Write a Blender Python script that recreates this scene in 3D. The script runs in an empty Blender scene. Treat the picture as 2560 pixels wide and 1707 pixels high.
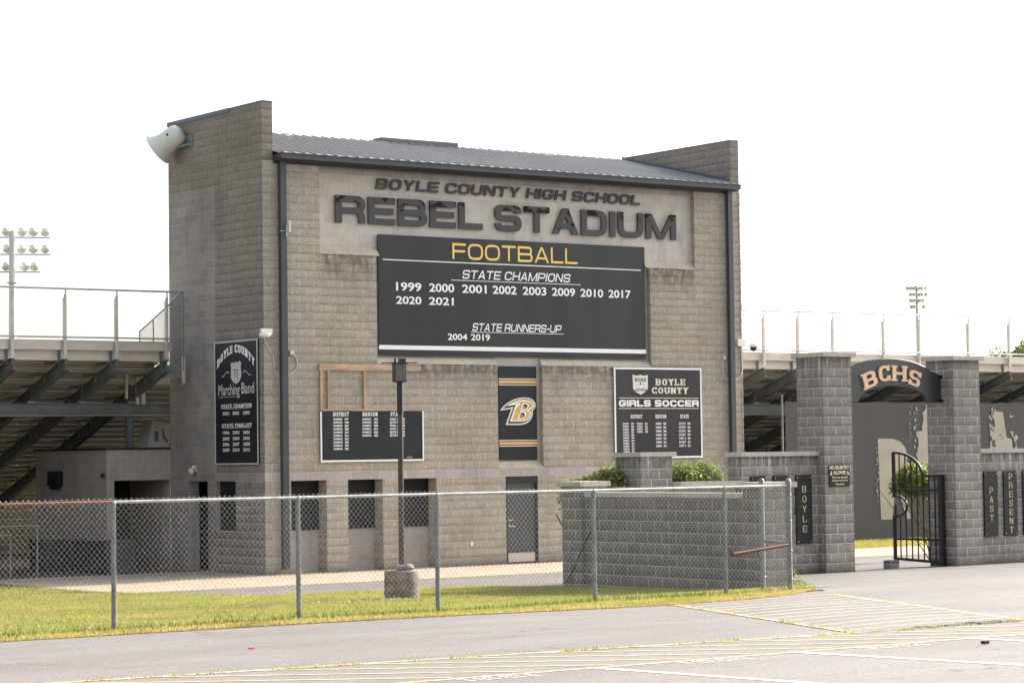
import bpy, bmesh, math, random
import numpy as np
from mathutils import Vector, Matrix
random.seed(7); rng = np.random.default_rng(7)
R = math.radians
scene = bpy.context.scene
COL = scene.collection

# ------------------------------------------------------------------ camera, sky, sun, exposure
cam_d = bpy.data.cameras.new("camera"); cam = bpy.data.objects.new("camera", cam_d); COL.objects.link(cam)
cam.location = (-29.9809, -51.2203, 2.7817)
cam.rotation_euler = (1.61682945, 0.01389928, -0.62949686)
cam_d.sensor_width = 36.0; cam_d.lens = 86.542; cam_d.clip_start = 0.5; cam_d.clip_end = 8000
scene.camera = cam
SUN_EL, SUN_AZ = R(29), R(1.5)          # azimuth measured from +X towards +Y
w = bpy.data.worlds.new("World"); scene.world = w; w.use_nodes = True
nt = w.node_tree; nt.nodes.clear()
sky = nt.nodes.new("ShaderNodeTexSky"); sky.sky_type = 'NISHITA'; sky.sun_disc = False
sky.sun_elevation = SUN_EL; sky.sun_rotation = R(90) - SUN_AZ
sky.air_density = 1.0; sky.dust_density = 4.5; sky.ozone_density = 1.0; sky.altitude = 200
bg = nt.nodes.new("ShaderNodeBackground"); bg.inputs[1].default_value = 0.15
wo = nt.nodes.new("ShaderNodeOutputWorld")
hs = nt.nodes.new("ShaderNodeHueSaturation"); hs.inputs["Saturation"].default_value = .38     # thin bright haze
nt.links.new(sky.outputs[0], hs.inputs["Color"]); nt.links.new(hs.outputs[0], bg.inputs[0]); nt.links.new(bg.outputs[0], wo.inputs[0])
sun_d = bpy.data.lights.new("sun", 'SUN'); sun_d.energy = 4.0; sun_d.angle = R(0.6); sun_d.color = (1.0, 0.90, 0.74)
sun = bpy.data.objects.new("sun", sun_d); COL.objects.link(sun)
sv = Vector((math.cos(SUN_EL)*math.cos(SUN_AZ), math.cos(SUN_EL)*math.sin(SUN_AZ), math.sin(SUN_EL)))
sun.rotation_euler = sv.to_track_quat('Z', 'Y').to_euler(); sun.location = (60, 0, 40)
scene.view_settings.view_transform = 'Standard'; scene.view_settings.look = 'None'
scene.view_settings.gamma = 1.0; scene.view_settings.exposure = 1.38

# ------------------------------------------------------------------ object helpers
def tag(o, label=None, cat=None, group=None, kind=None):
    if label: o["label"] = label
    if cat: o["category"] = cat
    if group: o["group"] = group
    if kind: o["kind"] = kind
    return o
def empty(name, loc=(0, 0, 0), label=None, cat=None, group=None):
    o = bpy.data.objects.new(name, None); COL.objects.link(o); o.location = loc; o.empty_display_size = .2
    return tag(o, label, cat, group)
def mesh_obj(name, me, parent=None):
    o = bpy.data.objects.new(name, me); COL.objects.link(o)
    if parent:
        o.parent = parent
        o.matrix_parent_inverse = Matrix.Translation(-world_loc(parent))
    return o
def world_loc(o):
    v = Vector(o.location)
    return v            # parts keep their meshes in world space, parents are pure translations
class MB:
    """collects polygons in world space; build() links them as one mesh object"""
    def __init__(s): s.v = []; s.f = []; s.m = []; s.sm = []
    def quad(s, a, b, c, d, m=0): s.poly((a, b, c, d), m)
    def poly(s, pts, m=0, smooth=False):
        n = len(s.v); s.v += [tuple(p) for p in pts]; s.f.append(tuple(range(n, n+len(pts)))); s.m.append(m); s.sm.append(smooth)
    def mesh(s, vs, fs, m=0, smooth=False):
        n = len(s.v); s.v += [tuple(p) for p in vs]
        for f in fs: s.f.append(tuple(i+n for i in f)); s.m.append(m); s.sm.append(smooth)
    def box(s, a, b, m=0, bev=0.0):
        x0, y0, z0 = a; x1, y1, z1 = b
        if bev > 0:
            k = bev; vs = []; 
            bm = bmesh.new(); bmesh.ops.create_cube(bm, size=1)
            for v in bm.verts: v.co = Vector(((x0+x1)/2+v.co.x*(x1-x0), (y0+y1)/2+v.co.y*(y1-y0), (z0+z1)/2+v.co.z*(z1-z0)))
            bmesh.ops.bevel(bm, geom=list(bm.edges), offset=k, segments=2, affect='EDGES')
            bm.verts.index_update()
            s.mesh([v.co[:] for v in bm.verts], [[v.index for v in f.verts] for f in bm.faces], m); bm.free(); return
        vs = [(x0,y0,z0),(x1,y0,z0),(x1,y1,z0),(x0,y1,z0),(x0,y0,z1),(x1,y0,z1),(x1,y1,z1),(x0,y1,z1)]
        s.mesh(vs, [(0,3,2,1),(4,5,6,7),(0,1,5,4),(1,2,6,5),(2,3,7,6),(3,0,4,7)], m)
    def prism(s, prof, p0, p1, ax_u, ax_v, m=0):
        """extrude 2D profile (u,v) from p0 to p1"""
        p0 = Vector(p0); p1 = Vector(p1); U = Vector(ax_u); V = Vector(ax_v); n = len(prof)
        a = [p0+U*u+V*v for u, v in prof]; b = [p1+U*u+V*v for u, v in prof]
        s.mesh(a+b, [tuple(range(n-1, -1, -1)), tuple(range(n, 2*n))]+[(i, (i+1) % n, n+(i+1) % n, n+i) for i in range(n)], m)
    def bar(s, p0, p1, wd, ht, m=0, up=(0, 0, 1)):
        p0 = Vector(p0); p1 = Vector(p1); d = (p1-p0).normalized(); up = Vector(up)
        if abs(d.dot(up)) > .98: up = Vector((0, 1, 0))
        sd = d.cross(up).normalized(); uu = sd.cross(d).normalized()
        s.prism([(-wd/2, -ht/2), (wd/2, -ht/2), (wd/2, ht/2), (-wd/2, ht/2)], p0, p1, sd, uu, m)
    def tube(s, pts, r, seg=8, m=0, caps=True, r2=None):
        pts = [Vector(p) for p in pts]; n = len(pts); rings = []
        ref = Vector((0, 0, 1))
        for i, p in enumerate(pts):
            d = (pts[min(i+1, n-1)]-pts[max(i-1, 0)]).normalized()
            rf = ref if abs(d.dot(ref)) < .95 else Vector((1, 0, 0))
            a = d.cross(rf).normalized(); b = d.cross(a).normalized()
            rr = r if r2 is None else r+(r2-r)*i/(n-1)
            rings.append([p+a*(rr*math.cos(2*math.pi*k/seg))+b*(rr*math.sin(2*math.pi*k/seg)) for k in range(seg)])
        vs = [v for rg in rings for v in rg]; fs = []
        for i in range(n-1):
            for k in range(seg): fs.append((i*seg+k, i*seg+(k+1) % seg, (i+1)*seg+(k+1) % seg, (i+1)*seg+k))
        s.mesh(vs, fs, m, True)
        if caps: s.poly(rings[0][::-1], m); s.poly(rings[-1], m)
    def lathe(s, prof, origin, axis, seg=24, m=0):
        """prof = [(r, t)] along axis"""
        o = Vector(origin); d = Vector(axis).normalized(); rf = Vector((0, 0, 1)) if abs(d.z) < .9 else Vector((1, 0, 0))
        a = d.cross(rf).normalized(); b = d.cross(a).normalized(); vs = []; fs = []
        for r, t in prof:
            for k in range(seg): vs.append(o+d*t+a*(r*math.cos(2*math.pi*k/seg))+b*(r*math.sin(2*math.pi*k/seg)))
        for i in range(len(prof)-1):
            for k in range(seg): fs.append((i*seg+k, i*seg+(k+1) % seg, (i+1)*seg+(k+1) % seg, (i+1)*seg+k))
        s.mesh(vs, fs, m, True)
    def build(s, name, mats, parent=None):
        me = bpy.data.meshes.new(name); me.from_pydata(s.v, [], s.f)
        if not isinstance(mats, (list, tuple)): mats = [mats]
        for mt in mats: me.materials.append(mt)
        me.polygons.foreach_set("material_index", s.m); me.polygons.foreach_set("use_smooth", s.sm); me.update()
        return mesh_obj(name, me, parent)
def big_mesh(name, verts, faces, mats, midx=None, parent=None):
    """numpy tri/quad mesh"""
    me = bpy.data.meshes.new(name); nv = len(verts); nf, k = faces.shape
    me.vertices.add(nv); me.vertices.foreach_set("co", np.ascontiguousarray(verts, np.float32).ravel())
    me.loops.add(nf*k); me.loops.foreach_set("vertex_index", np.ascontiguousarray(faces, np.int32).ravel())
    me.polygons.add(nf); me.polygons.foreach_set("loop_start", np.arange(0, nf*k, k, dtype=np.int32))
    for mt in mats: me.materials.append(mt)
    if midx is not None: me.polygons.foreach_set("material_index", np.ascontiguousarray(midx, np.int32))
    me.update(calc_edges=True); me.validate()
    return mesh_obj(name, me, parent)

# ------------------------------------------------------------------ materials
class NT:
    def __init__(s, name):
        s.mat = bpy.data.materials.new(name); s.mat.use_nodes = True; s.t = s.mat.node_tree
        s.b = s.t.nodes["Principled BSDF"]
    def n(s, typ, **kw):
        nd = s.t.nodes.new("ShaderNode"+typ)
        for k, v in kw.items(): setattr(nd, k, v)
        return nd
    def l(s, a, b): s.t.links.new(a, b)
    def val(s, sock, v):
        if hasattr(v, "links") or hasattr(v, "is_linked"): s.l(v, sock)
        else: sock.default_value = v
    def math(s, op, a, b=0.0, clamp=False):
        nd = s.n("Math", operation=op, use_clamp=clamp); s.val(nd.inputs[0], a); s.val(nd.inputs[1], b); return nd.outputs[0]
    def mix(s, f, a, b, mode='MIX'):
        nd = s.n("Mix", data_type='RGBA', blend_type=mode); s.val(nd.inputs[0], f)
        s.val(nd.inputs[6], a if not isinstance(a, tuple) else (*a, 1)); s.val(nd.inputs[7], b if not isinstance(b, tuple) else (*b, 1)); return nd.outputs[2]
    def noise(s, vec, scale, detail=4, rough=.55, out=0):
        nd = s.n("TexNoise"); nd.inputs["Scale"].default_value = scale; nd.inputs["Detail"].default_value = detail; nd.inputs["Roughness"].default_value = rough
        if vec is not None: s.l(vec, nd.inputs["Vector"])
        return nd.outputs[out]
    def ramp(s, f, lo, hi, a=0.0, b=1.0):
        nd = s.n("MapRange", clamp=True, interpolation_type='SMOOTHSTEP'); s.val(nd.inputs[0], f)
        for i, v in enumerate((lo, hi, a, b)): nd.inputs[i+1].default_value = v
        return nd.outputs[0]
    def pos(s): return s.n("NewGeometry").outputs["Position"]
    def scale(s, vec, xyz):
        nd = s.n("VectorMath", operation='MULTIPLY'); s.l(vec, nd.inputs[0]); nd.inputs[1].default_value = xyz; return nd.outputs[0]
    def sep(s, vec): nd = s.n("SeparateXYZ"); s.l(vec, nd.inputs[0]); return nd.outputs
    def bump(s, h, strength, dist):
        nd = s.n("Bump"); nd.inputs["Strength"].default_value = strength; nd.inputs["Distance"].default_value = dist; s.l(h, nd.inputs["Height"])
        s.l(nd.outputs[0], s.b.inputs["Normal"]); return nd
    def done(s, col, rough=.6, metal=0.0, spec=None):
        s.val(s.b.inputs["Base Color"], (*col, 1) if isinstance(col, tuple) else col); s.val(s.b.inputs["Roughness"], rough); s.b.inputs["Metallic"].default_value = metal
        if spec is not None: s.b.inputs["Specular IOR Level"].default_value = spec
        return s.mat
def plain(name, col, rough=.55, metal=0.0, var=.12, scale=3.0, spec=None, streak=None, bmp=.12):
    t = NT(name); p = t.pos()
    f = t.noise(t.scale(p, streak) if streak else p, scale, 5)
    f2 = t.ramp(f, .3, .7)
    d = tuple(c*(1-var) for c in col); u = tuple(min(1, c*(1+var)) for c in col)
    fine = t.noise(p, scale*14, 3)
    c = t.mix(f2, d, u); c = t.mix(t.ramp(fine, .35, .65, 0, .25), c, d)
    if bmp: t.bump(fine, bmp, .004)
    return t.done(c, t.ramp(f, .3, .7, max(.05, rough-.07), min(1, rough+.07)), metal, spec)
def block(name, c1, c2, mortar, split=True, stain=None, streak=None, dark_base=None, bw=.4064, bh=.2032, yoff=0.0, msize=.0075, tone=.25, stack=False):
    """concrete masonry: running bond in world metres, split faced or smooth"""
    t = NT(name); g = t.n("NewGeometry"); p = g.outputs["Position"]; px, py, pz = t.sep(p)
    nx, ny, nz = t.sep(g.outputs["True Normal"])
    side = t.math('GREATER_THAN', t.math('ABSOLUTE', nx), .7)
    u = t.math('ADD', t.math('MULTIPLY', py, side), t.math('MULTIPLY', px, t.math('SUBTRACT', 1.0, side)))
    cmb = t.n("CombineXYZ"); t.l(u, cmb.inputs[0]); t.l(t.math('ADD', pz, yoff), cmb.inputs[1])
    br = t.n("TexBrick"); br.offset = 0.0 if stack else .5; br.squash = 1.0; t.l(cmb.outputs[0], br.inputs["Vector"])
    for k, v in (("Scale", 1.0), ("Mortar Size", msize), ("Mortar Smooth", .25), ("Bias", 0.0), ("Brick Width", bw), ("Row Height", bh)): br.inputs[k].default_value = v
    br.inputs["Color1"].default_value = (*c1, 1); br.inputs["Color2"].default_value = (*c2, 1); br.inputs["Mortar"].default_value = (*mortar, 1)
    col = br.outputs["Color"]; fac = br.outputs["Fac"]
    fine = t.noise(p, 38 if split else 60, 6, .65); mid = t.noise(p, 11, 6, .68); big = t.noise(p, .55, 4)
    inv = t.math('SUBTRACT', 1.0, fac)
    dark = tuple(c*(.50 if split else .72) for c in c1)
    col = t.mix(t.math('MULTIPLY', t.ramp(fine, .46, .60), t.math('MULTIPLY', inv, .85 if split else .3)), col, dark)  # crevice shade of the rough faces put into the colour
    col = t.mix(t.ramp(big, .35, .7, 0, tone), col, tuple(c*.62 for c in c2))
    lightn = tuple(min(1, c*1.28) for c in c2)
    col = t.mix(t.math('MULTIPLY', t.ramp(mid, .50, .68), t.math('MULTIPLY', inv, .55)), col, lightn); col = t.mix(t.math('MULTIPLY', t.ramp(mid, .50, .33), t.math('MULTIPLY', inv, .55 if split else .2)), col, dark)
    if stain:   # weathering that has run down from sills: (x0,x1,z0,z1)
        tot = None
        st = t.noise(t.scale(p, (5.0, 5.0, 1.6)), 1.3, 6, .7); bl = t.noise(t.scale(p, (1, 1, 2.2)), 2.3, 4, .6)
        for x0, x1, z0, z1 in stain:
            a = t.math('MULTIPLY', t.ramp(px, x0-.25, x0+.15), t.ramp(px, x1-.15, x1+.25, 1, 0))
            a = t.math('MULTIPLY', a, t.math('MULTIPLY', t.ramp(pz, z0, z1), t.ramp(pz, z1, z1+.02, 1, 0)))
            tot = a if tot is None else t.math('ADD', tot, a)
        m = t.math('MULTIPLY', tot, t.ramp(t.math('ADD', st, t.math('MULTIPLY', bl, .5)), .56, .88), True)
        col = t.mix(t.math('MULTIPLY', m, .9), col, tuple(c*.20 for c in c1))
        m2 = t.math('MULTIPLY', t.math('POWER', tot, .5), t.ramp(bl, .5, .7, 0, .35))
        col = t.mix(m2, col, (.36, .35, .36))
    if streak:  # lime runs below the cap: (z0, z1)
        z0, z1 = streak
        sn = t.noise(t.scale(p, (9, 9, .35)), 1.0, 3, .6); a = t.ramp(pz, z0, z1)
        sd = t.noise(t.scale(p, (6, 6, 1.0)), 1.1, 5, .6)
        col = t.mix(t.math('MULTIPLY', t.ramp(sd, .42, .6), t.math('MULTIPLY', t.ramp(pz, z1-.22, z1-.02), .8)), col, tuple(c*.35 for c in c1))
        col = t.mix(t.math('MULTIPLY', t.ramp(sn, .57, .68), t.math('MULTIPLY', a, .9)), col, (.62, .62, .66))
    if dark_base is not None:  # darker towards the foot of the wall
        col = t.mix(t.math('MULTIPLY', t.ramp(pz, dark_base+.05, dark_base+.32, 1, 0), t.ramp(mid, .35, .6, .25, .8)), col, tuple(c*.35 for c in c1))
    grime = t.noise(t.scale(p, (2.2, 2.2, .5)), 1.0, 5, .7); col = t.mix(t.ramp(grime, .5, .72, 0, .38 if split else .45), col, tuple(c*.55 for c in c2))
    h = t.math('ADD', t.math('MULTIPLY', inv, .45), t.math('MULTIPLY', fine, .8 if split else .08))
    fr = t.math('FRACT', t.math('DIVIDE', t.math('ADD', pz, yoff+40*bh), bh))
    if split:
        pil = t.math('MULTIPLY', fr, t.math('SUBTRACT', 1.0, fr))
        h = t.math('ADD', t.math('ADD', h, t.math('MULTIPLY', mid, 1.1)), t.math('MULTIPLY', pil, 5.0))
    t.bump(h, .9 if split else .4, .030 if split else .006)
    return t.done(col, .92, 0, .2)
def asphalt(name, base, dark):
    t = NT(name); p = t.pos()
    agg = t.noise(p, 42, 3, .8); agg2 = t.noise(p, 15, 4, .8); big = t.noise(t.scale(p, (1, 2.2, 1)), .35, 5); med = t.noise(t.scale(p, (.35, 3, 1)), .9, 6, .65)
    c = t.mix(t.ramp(big, .3, .7), tuple(base), tuple(b*.76 for b in base))
    c = t.mix(t.ramp(med, .45, .75, 0, .45), c, tuple(min(1, b*1.3) for b in base))
    tyre = t.noise(t.scale(p, (.12, 4.5, 1)), 1.0, 3); c = t.mix(t.ramp(tyre, .54, .72, 0, .35), c, tuple(b*.6 for b in base))
    oil = t.noise(p, 1.7, 3, .5); c = t.mix(t.ramp(oil, .66, .74, 0, .5), c, tuple(b*.55 for b in base))
    c = t.mix(t.ramp(agg, .50, .66, 0, .8), c, dark); c = t.mix(t.ramp(agg2, .55, .68, 0, .6), c, dark)
    c = t.mix(t.ramp(agg, .30, .42, .7, 0), c, tuple(min(1, b*2.1) for b in base))
    vo = t.n("TexVoronoi", feature='DISTANCE_TO_EDGE'); vo.inputs["Scale"].default_value = .22
    wv = t.n("VectorMath", operation='ADD'); sc = t.n("VectorMath", operation='SCALE'); nn = t.n("TexNoise"); nn.inputs["Scale"].default_value = 1.2; nn.inputs["Detail"].default_value = 6
    t.l(p, nn.inputs["Vector"]); t.l(nn.outputs["Color"], sc.inputs[0]); sc.inputs["Scale"].default_value = 1.6; t.l(p, wv.inputs[0]); t.l(sc.outputs[0], wv.inputs[1]); t.l(wv.outputs[0], vo.inputs["Vector"])
    crack = t.math('MULTIPLY', t.ramp(vo.outputs["Distance"], .002, .006, 1, 0), t.ramp(t.noise(p, .3, 2), .5, .6))
    c = t.mix(t.math('MULTIPLY', crack, .8), c, tuple(d*.6 for d in dark))
    t.bump(t.math('ADD', agg, agg2), .5, .010)
    return t.done(c, .66, 0, .5)
def leaf(name, c_dark, c_light, scale=3.0, trans=.35):
    t = NT(name); p = t.pos()
    f = t.noise(p, scale, 3); f2 = t.noise(p, scale*9, 2)
    c = t.mix(t.ramp(t.math('ADD', t.math('MULTIPLY', f, .55), t.math('MULTIPLY', f2, .45)), .38, .62), c_dark, c_light)
    m = t.done(c, .5, 0, .35); out = t.t.nodes["Material Output"]
    tr = t.n("BsdfTranslucent"); t.l(c, tr.inputs[0]); mx = t.n("MixShader"); mx.inputs[0].default_value = trans
    t.l(t.b.outputs[0], mx.inputs[1]); t.l(tr.outputs[0], mx.inputs[2]); t.l(mx.outputs[0], out.inputs[0])
    return m
STAIN = [(1.7, 3.25, 6.85, 7.76), (11.95, 13.6, 6.85, 7.76), (4.3, 6.9, 4.45, 5.085), (8.34, 10.9, 4.45, 5.085)]
M = {}
M['split'] = block("tan_split_block", (.515, .462, .378), (.395, .355, .292), (.64, .585, .49), True, stain=STAIN, dark_base=0.0, tone=.35)
M['split_side'] = block("shaded_split_block", (.325, .286, .25), (.25, .222, .196), (.46, .415, .365), True, tone=.45)  # shaded look of the side wall put into a darker, browner block colour
M['smooth'] = block("grey_smooth_block", (.46, .415, .39), (.35, .325, .325), (.56, .51, .46), False, tone=.3)
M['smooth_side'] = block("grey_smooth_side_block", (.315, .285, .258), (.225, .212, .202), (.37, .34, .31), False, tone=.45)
M['panel'] = block("pale_smooth_block", (.57, .52, .46), (.45, .425, .39), (.60, .555, .50), False, tone=.3, msize=.004)
M['apron'] = block("window_apron_block", (.46, .41, .38), (.40, .36, .34), (.50, .46, .43), False, tone=.2)
M['sill'] = block("sloped_sill_stone", (.50, .44, .33), (.42, .39, .33), (.32, .29, .24), False, bw=.4064, bh=20, yoff=3, tone=.35, stack=True)
M['gate_blk'] = block("charcoal_split_block", (.345, .318, .290), (.245, .228, .212), (.62, .57, .50), True, streak=(4.1, 4.70), yoff=-.23, dark_base=.22, msize=.009)
M['plaque_blk'] = block("charcoal_wall_block", (.345, .318, .290), (.245, .228, .212), (.62, .57, .50), True, streak=(2.2, 2.66), yoff=-.23, dark_base=.22, msize=.009)
M['planter_blk'] = block("planter_split_block", (.255, .236, .22), (.185, .173, .165), (.46, .43, .39), True, tone=.35, yoff=.09, msize=.009)
M['cap'] = block("precast_cap", (.50, .455, .40), (.44, .40, .36), (.30, .28, .26), False, bw=.2032, bh=20, yoff=3, stack=True, tone=.2)
M['low_blk'] = block("storage_block", (.36, .31, .275), (.31, .275, .25), (.42, .38, .34), False, tone=.3)
M['roof'] = plain("roof_metal", (.33, .33, .335), .38, .6, .08, .5, bmp=0)
M['trim'] = plain("charcoal_trim", (.042, .046, .055), .5, 0, .12, 2)
M['flash'] = plain("blue_grey_flashing", (.075, .09, .125), .4, .2, .15, 2)
M['coping'] = plain("coping_metal", (.10, .10, .105), .5, .1, .2, 2)
M['black'] = plain("black_panel", (.018, .021, .024), .45, 0, .2, 1.2, .25, bmp=0)
M['board'] = plain("board_vinyl", (.027, .027, .029), .36, 0, .12, .8, .33, streak=(1.5, 1, .12), bmp=0)
M['banner_blk'] = plain("banner_vinyl", (.017, .019, .023), .4, 0, .12, .8, .25, bmp=0)
M['win'] = plain("screen_and_dark_opening", (.013, .014, .016), .6, 0, .3, 6, .3)
M['white'] = plain("white_lettering", (.80, .80, .80), .5, 0, .04, 3)
M['cream'] = plain("cream_lettering", (.62, .61, .52), .5, 0, .06, 3)
M['greyl'] = plain("silver_lettering", (.50, .51, .49), .5, 0, .06, 3)
M['gold'] = plain("gold_lettering", (.80, .55, .14), .5, 0, .06, 3)
M['gold2'] = plain("gold_ochre", (.62, .36, .10), .5, 0, .06, 3)
M['tan'] = plain("tan_outline", (.60, .44, .32), .5, 0, .06, 3)
M['copper'] = plain("gate_letter_gold", (.68, .48, .31), .5, 0, .06, 3)
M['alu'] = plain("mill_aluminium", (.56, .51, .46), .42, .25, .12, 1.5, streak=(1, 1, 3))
M['alu_d'] = plain("shaded_aluminium", (.29, .265, .235), .6, .05, .15, 1.5, streak=(1, 1, 3))  # darker copy of the aluminium, underside shade put into its colour
M['galv'] = plain("galvanised_steel", (.40, .42, .44), .42, .55, .2, 9)
M['galv_post'] = plain("galvanised_post", (.18, .195, .20), .5, .2, .25, 12)
M['wire'] = plain("galvanised_wire", (.33, .33, .32), .42, .5, .2, 6)
M['steel'] = plain("painted_steel", (.15, .162, .17), .55, .15, .2, 2)
M['rust'] = plain("rusty_pipe", (.16, .055, .035), .7, .1, .4, 14)
M['brown'] = plain("bronze_paint", (.055, .048, .040), .4, .3, .2, 8)
M['lampg'] = plain("lamp_housing_metal", (.14, .14, .135), .32, .6, .25, 6, streak=(4, 4, .5))
M['arch'] = plain("arch_paint", (.026, .028, .033), .42, 0, .2, 3)
M['iron'] = plain("black_iron", (.012, .013, .017), .38, .1, .2, 6, .5)
M['signblk'] = plain("plaque_black", (.010, .011, .013), .55, 0, .2, 4, .25)
M['plaque_l'] = plain("plaque_lettering", (.40, .37, .20), .5, 0, .1, 4)
M['horn'] = plain("horn_fibreglass", (.62, .63, .60), .5, 0, .05, 2)
M['wplast'] = plain("white_plastic", (.74, .72, .66), .5, 0, .05, 3)
M['gplast'] = plain("grey_plastic", (.52, .53, .53), .5, 0, .08, 3)
M['wood'] = plain("raw_lumber", (.46, .31, .21), .75, 0, .30, 1.6, streak=(1.2, 8, 8))
M['wood_v'] = plain("weathered_lumber", (.40, .27, .18), .8, 0, .30, 1.6, streak=(8, 8, 1.2))
M['conc'] = plain("pedestal_concrete", (.18, .148, .127), .9, 0, .45, 5, streak=(1, 1, 2))
M['stone'] = plain("grey_stone", (.22, .20, .19), .85, 0, .4, 12)
M['kick'] = plain("kick_plate_metal", (.60, .54, .50), .35, .4, .06, 2)
M['binp'] = plain("blue_plastic", (.018, .030, .046), .5, 0, .2, 2)
M['bin_l'] = plain("dark_plastic", (.016, .018, .024), .5, 0, .2, 2)
M['mesh_ban'] = plain("mesh_banner", (.050, .049, .049), .7, 0, .22, 1.0, streak=(2, 1, .4))
M['ban_let'] = plain("banner_beige", (.36, .33, .27), .75, 0, .12, 1.2)
M['ban_grey'] = plain("banner_smear", (.068, .065, .063), .75, 0, .2, 1.2)
M['board_box'] = plain("cardboard_white", (.52, .50, .47), .8, 0, .1, 2)
M['blue_ink'] = plain("blue_print", (.10, .16, .28), .7, 0, .1, 2)
M['bark'] = plain("bark", (.13, .10, .075), .9, 0, .4, 9)
M['leaf_h'] = leaf("hedge_leaves", (.060, .10, .020), (.25, .31, .07), 2.5)
M['leaf_y'] = leaf("hedge_new_leaves", (.14, .19, .04), (.34, .37, .10), 2.5, .45)
M['leaf_t'] = leaf("tree_leaves", (.07, .12, .035), (.17, .24, .08), .6, .4)
M['road'] = asphalt("asphalt", (.182, .169, .162), (.060, .055, .054))
def grass_mat(name, a, b, c):
    t = NT(name); p = t.pos(); f = t.noise(p, .55, 4); f2 = t.noise(p, 6, 3)
    col = t.mix(t.ramp(f, .40, .60), a, b); col = t.mix(t.ramp(f2, .48, .75, 0, .7), col, c)
    f3 = t.noise(t.scale(p, (1, 1.6, 1)), .28, 5, .6); col = t.mix(t.ramp(f3, .54, .68, 0, .65), col, tuple(q*.95 for q in (.36, .27, .10))); col = t.mix(t.ramp(t.noise(p, 1.1, 3), .52, .66, 0, .45), col, tuple(q*.5 for q in a))
    m = t.done(col, .65, 0, .25); out = t.t.nodes["Material Output"]
    tr = t.n("BsdfTranslucent"); t.l(col, tr.inputs[0]); mx = t.n("MixShader"); mx.inputs[0].default_value = .35
    t.l(t.b.outputs[0], mx.inputs[1]); t.l(tr.outputs[0], mx.inputs[2]); t.l(mx.outputs[0], out.inputs[0])
    return m
M['grass'] = grass_mat("grass_blades", (.30, .36, .055), (.42, .42, .095), (.54, .46, .16))
M['straw'] = grass_mat("straw_blades", (.52, .38, .17), (.44, .36, .12), (.58, .42, .23))
M['grass_d'] = grass_mat("deep_grass_blades", (.10, .19, .025), (.15, .24, .04), (.20, .25, .05))
M['soil'] = grass_mat("lawn_floor", (.16, .17, .04), (.22, .20, .06), (.30, .23, .10))
M['field'] = grass_mat("open_ground", (.12, .15, .04), (.15, .17, .05), (.20, .19, .08))
M['concrete'] = plain("apron_concrete", (.37, .30, .235), .85, 0, .10, 1.3, .3)
M['yard'] = plain("shade_dark_pavement", (.085, .075, .068), .9, 0, .25, 1.5)  # ground colour darkened to deepen the shade under the left bleachers
M['ypaint'] = plain("worn_yellow_paint", (.60, .50, .27), .75, 0, .3, 9)
M['yfaint'] = plain("faded_yellow_paint", (.52, .45, .31), .75, 0, .3, 9)
M['wpaint'] = plain("white_road_paint", (.72, .70, .68), .7, 0, .10, 8)
M['gravel'] = plain("pale_gravel", (.50, .46, .42), .9, 0, .4, 26)

# faded paint letters with bare dark patches where the paint has peeled off the upper edges
def peel(name):
    t = NT(name); p = t.pos(); px, py, pz = t.sep(p)
    n = t.noise(t.scale(p, (1, 1, 1.6)), 2.6, 3, .5)
    top = t.ramp(pz, 8.93, 9.14); m = t.math('MULTIPLY', top, t.ramp(n, .545, .565)); 
    m2 = t.math('MULTIPLY', t.ramp(n, .68, .70), t.ramp(px, 11, 13, 1, .6))
    m = t.math('MAXIMUM', m, m2)
    c = t.mix(t.noise(p, 5, 4), (.068, .066, .070), (.085, .083, .087)); c = t.mix(m, c, (.006, .007, .010))
    return t.done(c, .6, 0, .15)
M['peel'] = peel("faded_letter_paint")
M['letter'] = plain("grey_letter_paint", (.072, .070, .074), .6, 0, .1, 4, .15)

# ------------------------------------------------------------------ lettering engine
def rounded(pts, r, closed=False, n=5):
    out = []; N = len(pts); pts = [Vector(p) for p in pts]
    for i, p in enumerate(pts):
        if not closed and i in (0, N-1): out.append(p); continue
        a = pts[(i-1) % N]; b = pts[(i+1) % N]; da = (a-p); db = (b-p); rr = min(r, da.length*.5 if closed or i-1 > 0 else da.length, db.length*.5 if closed or i+1 < N-1 else db.length)
        p0 = p+da.normalized()*rr; p1 = p+db.normalized()*rr
        for k in range(n+1):
            s_ = k/n; out.append(p0*(1-s_)**2+p*2*s_*(1-s_)+p1*s_*s_)
    q = [out[0]]
    for p in out[1:]:
        if (p-q[-1]).length > 1e-4: q.append(p)
    if closed and (q[0]-q[-1]).length < 1e-4: q.pop()
    return q
def ribbon(path, closed, t, h):
    """offset a centre line by t/2 (x) and h/2 (y); list of quads"""
    q = [Vector((p.x/t, p.y/h)) for p in path]; N = len(q); L = []; Rr = []
    for i in range(N):
        a = q[(i-1) % N] if closed or i > 0 else None; b = q[(i+1) % N] if closed or i < N-1 else None
        ds = []
        if a is not None and (q[i]-a).length > 1e-6: ds.append((q[i]-a).normalized())
        if b is not None and (b-q[i]).length > 1e-6: ds.append((b-q[i]).normalized())
        d = sum(ds, Vector((0, 0))).normalized(); nn = Vector((-d.y, d.x))
        k = .5/max(.5, nn.dot(Vector((-ds[0].y, ds[0].x))))
        L.append(q[i]+nn*k); Rr.append(q[i]-nn*k)
    f = lambda v: (v.x*t, v.y*h)
    return [[f(L[i]), f(L[(i+1) % N]), f(Rr[(i+1) % N]), f(Rr[i])] for i in range(N if closed else N-1)]
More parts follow.
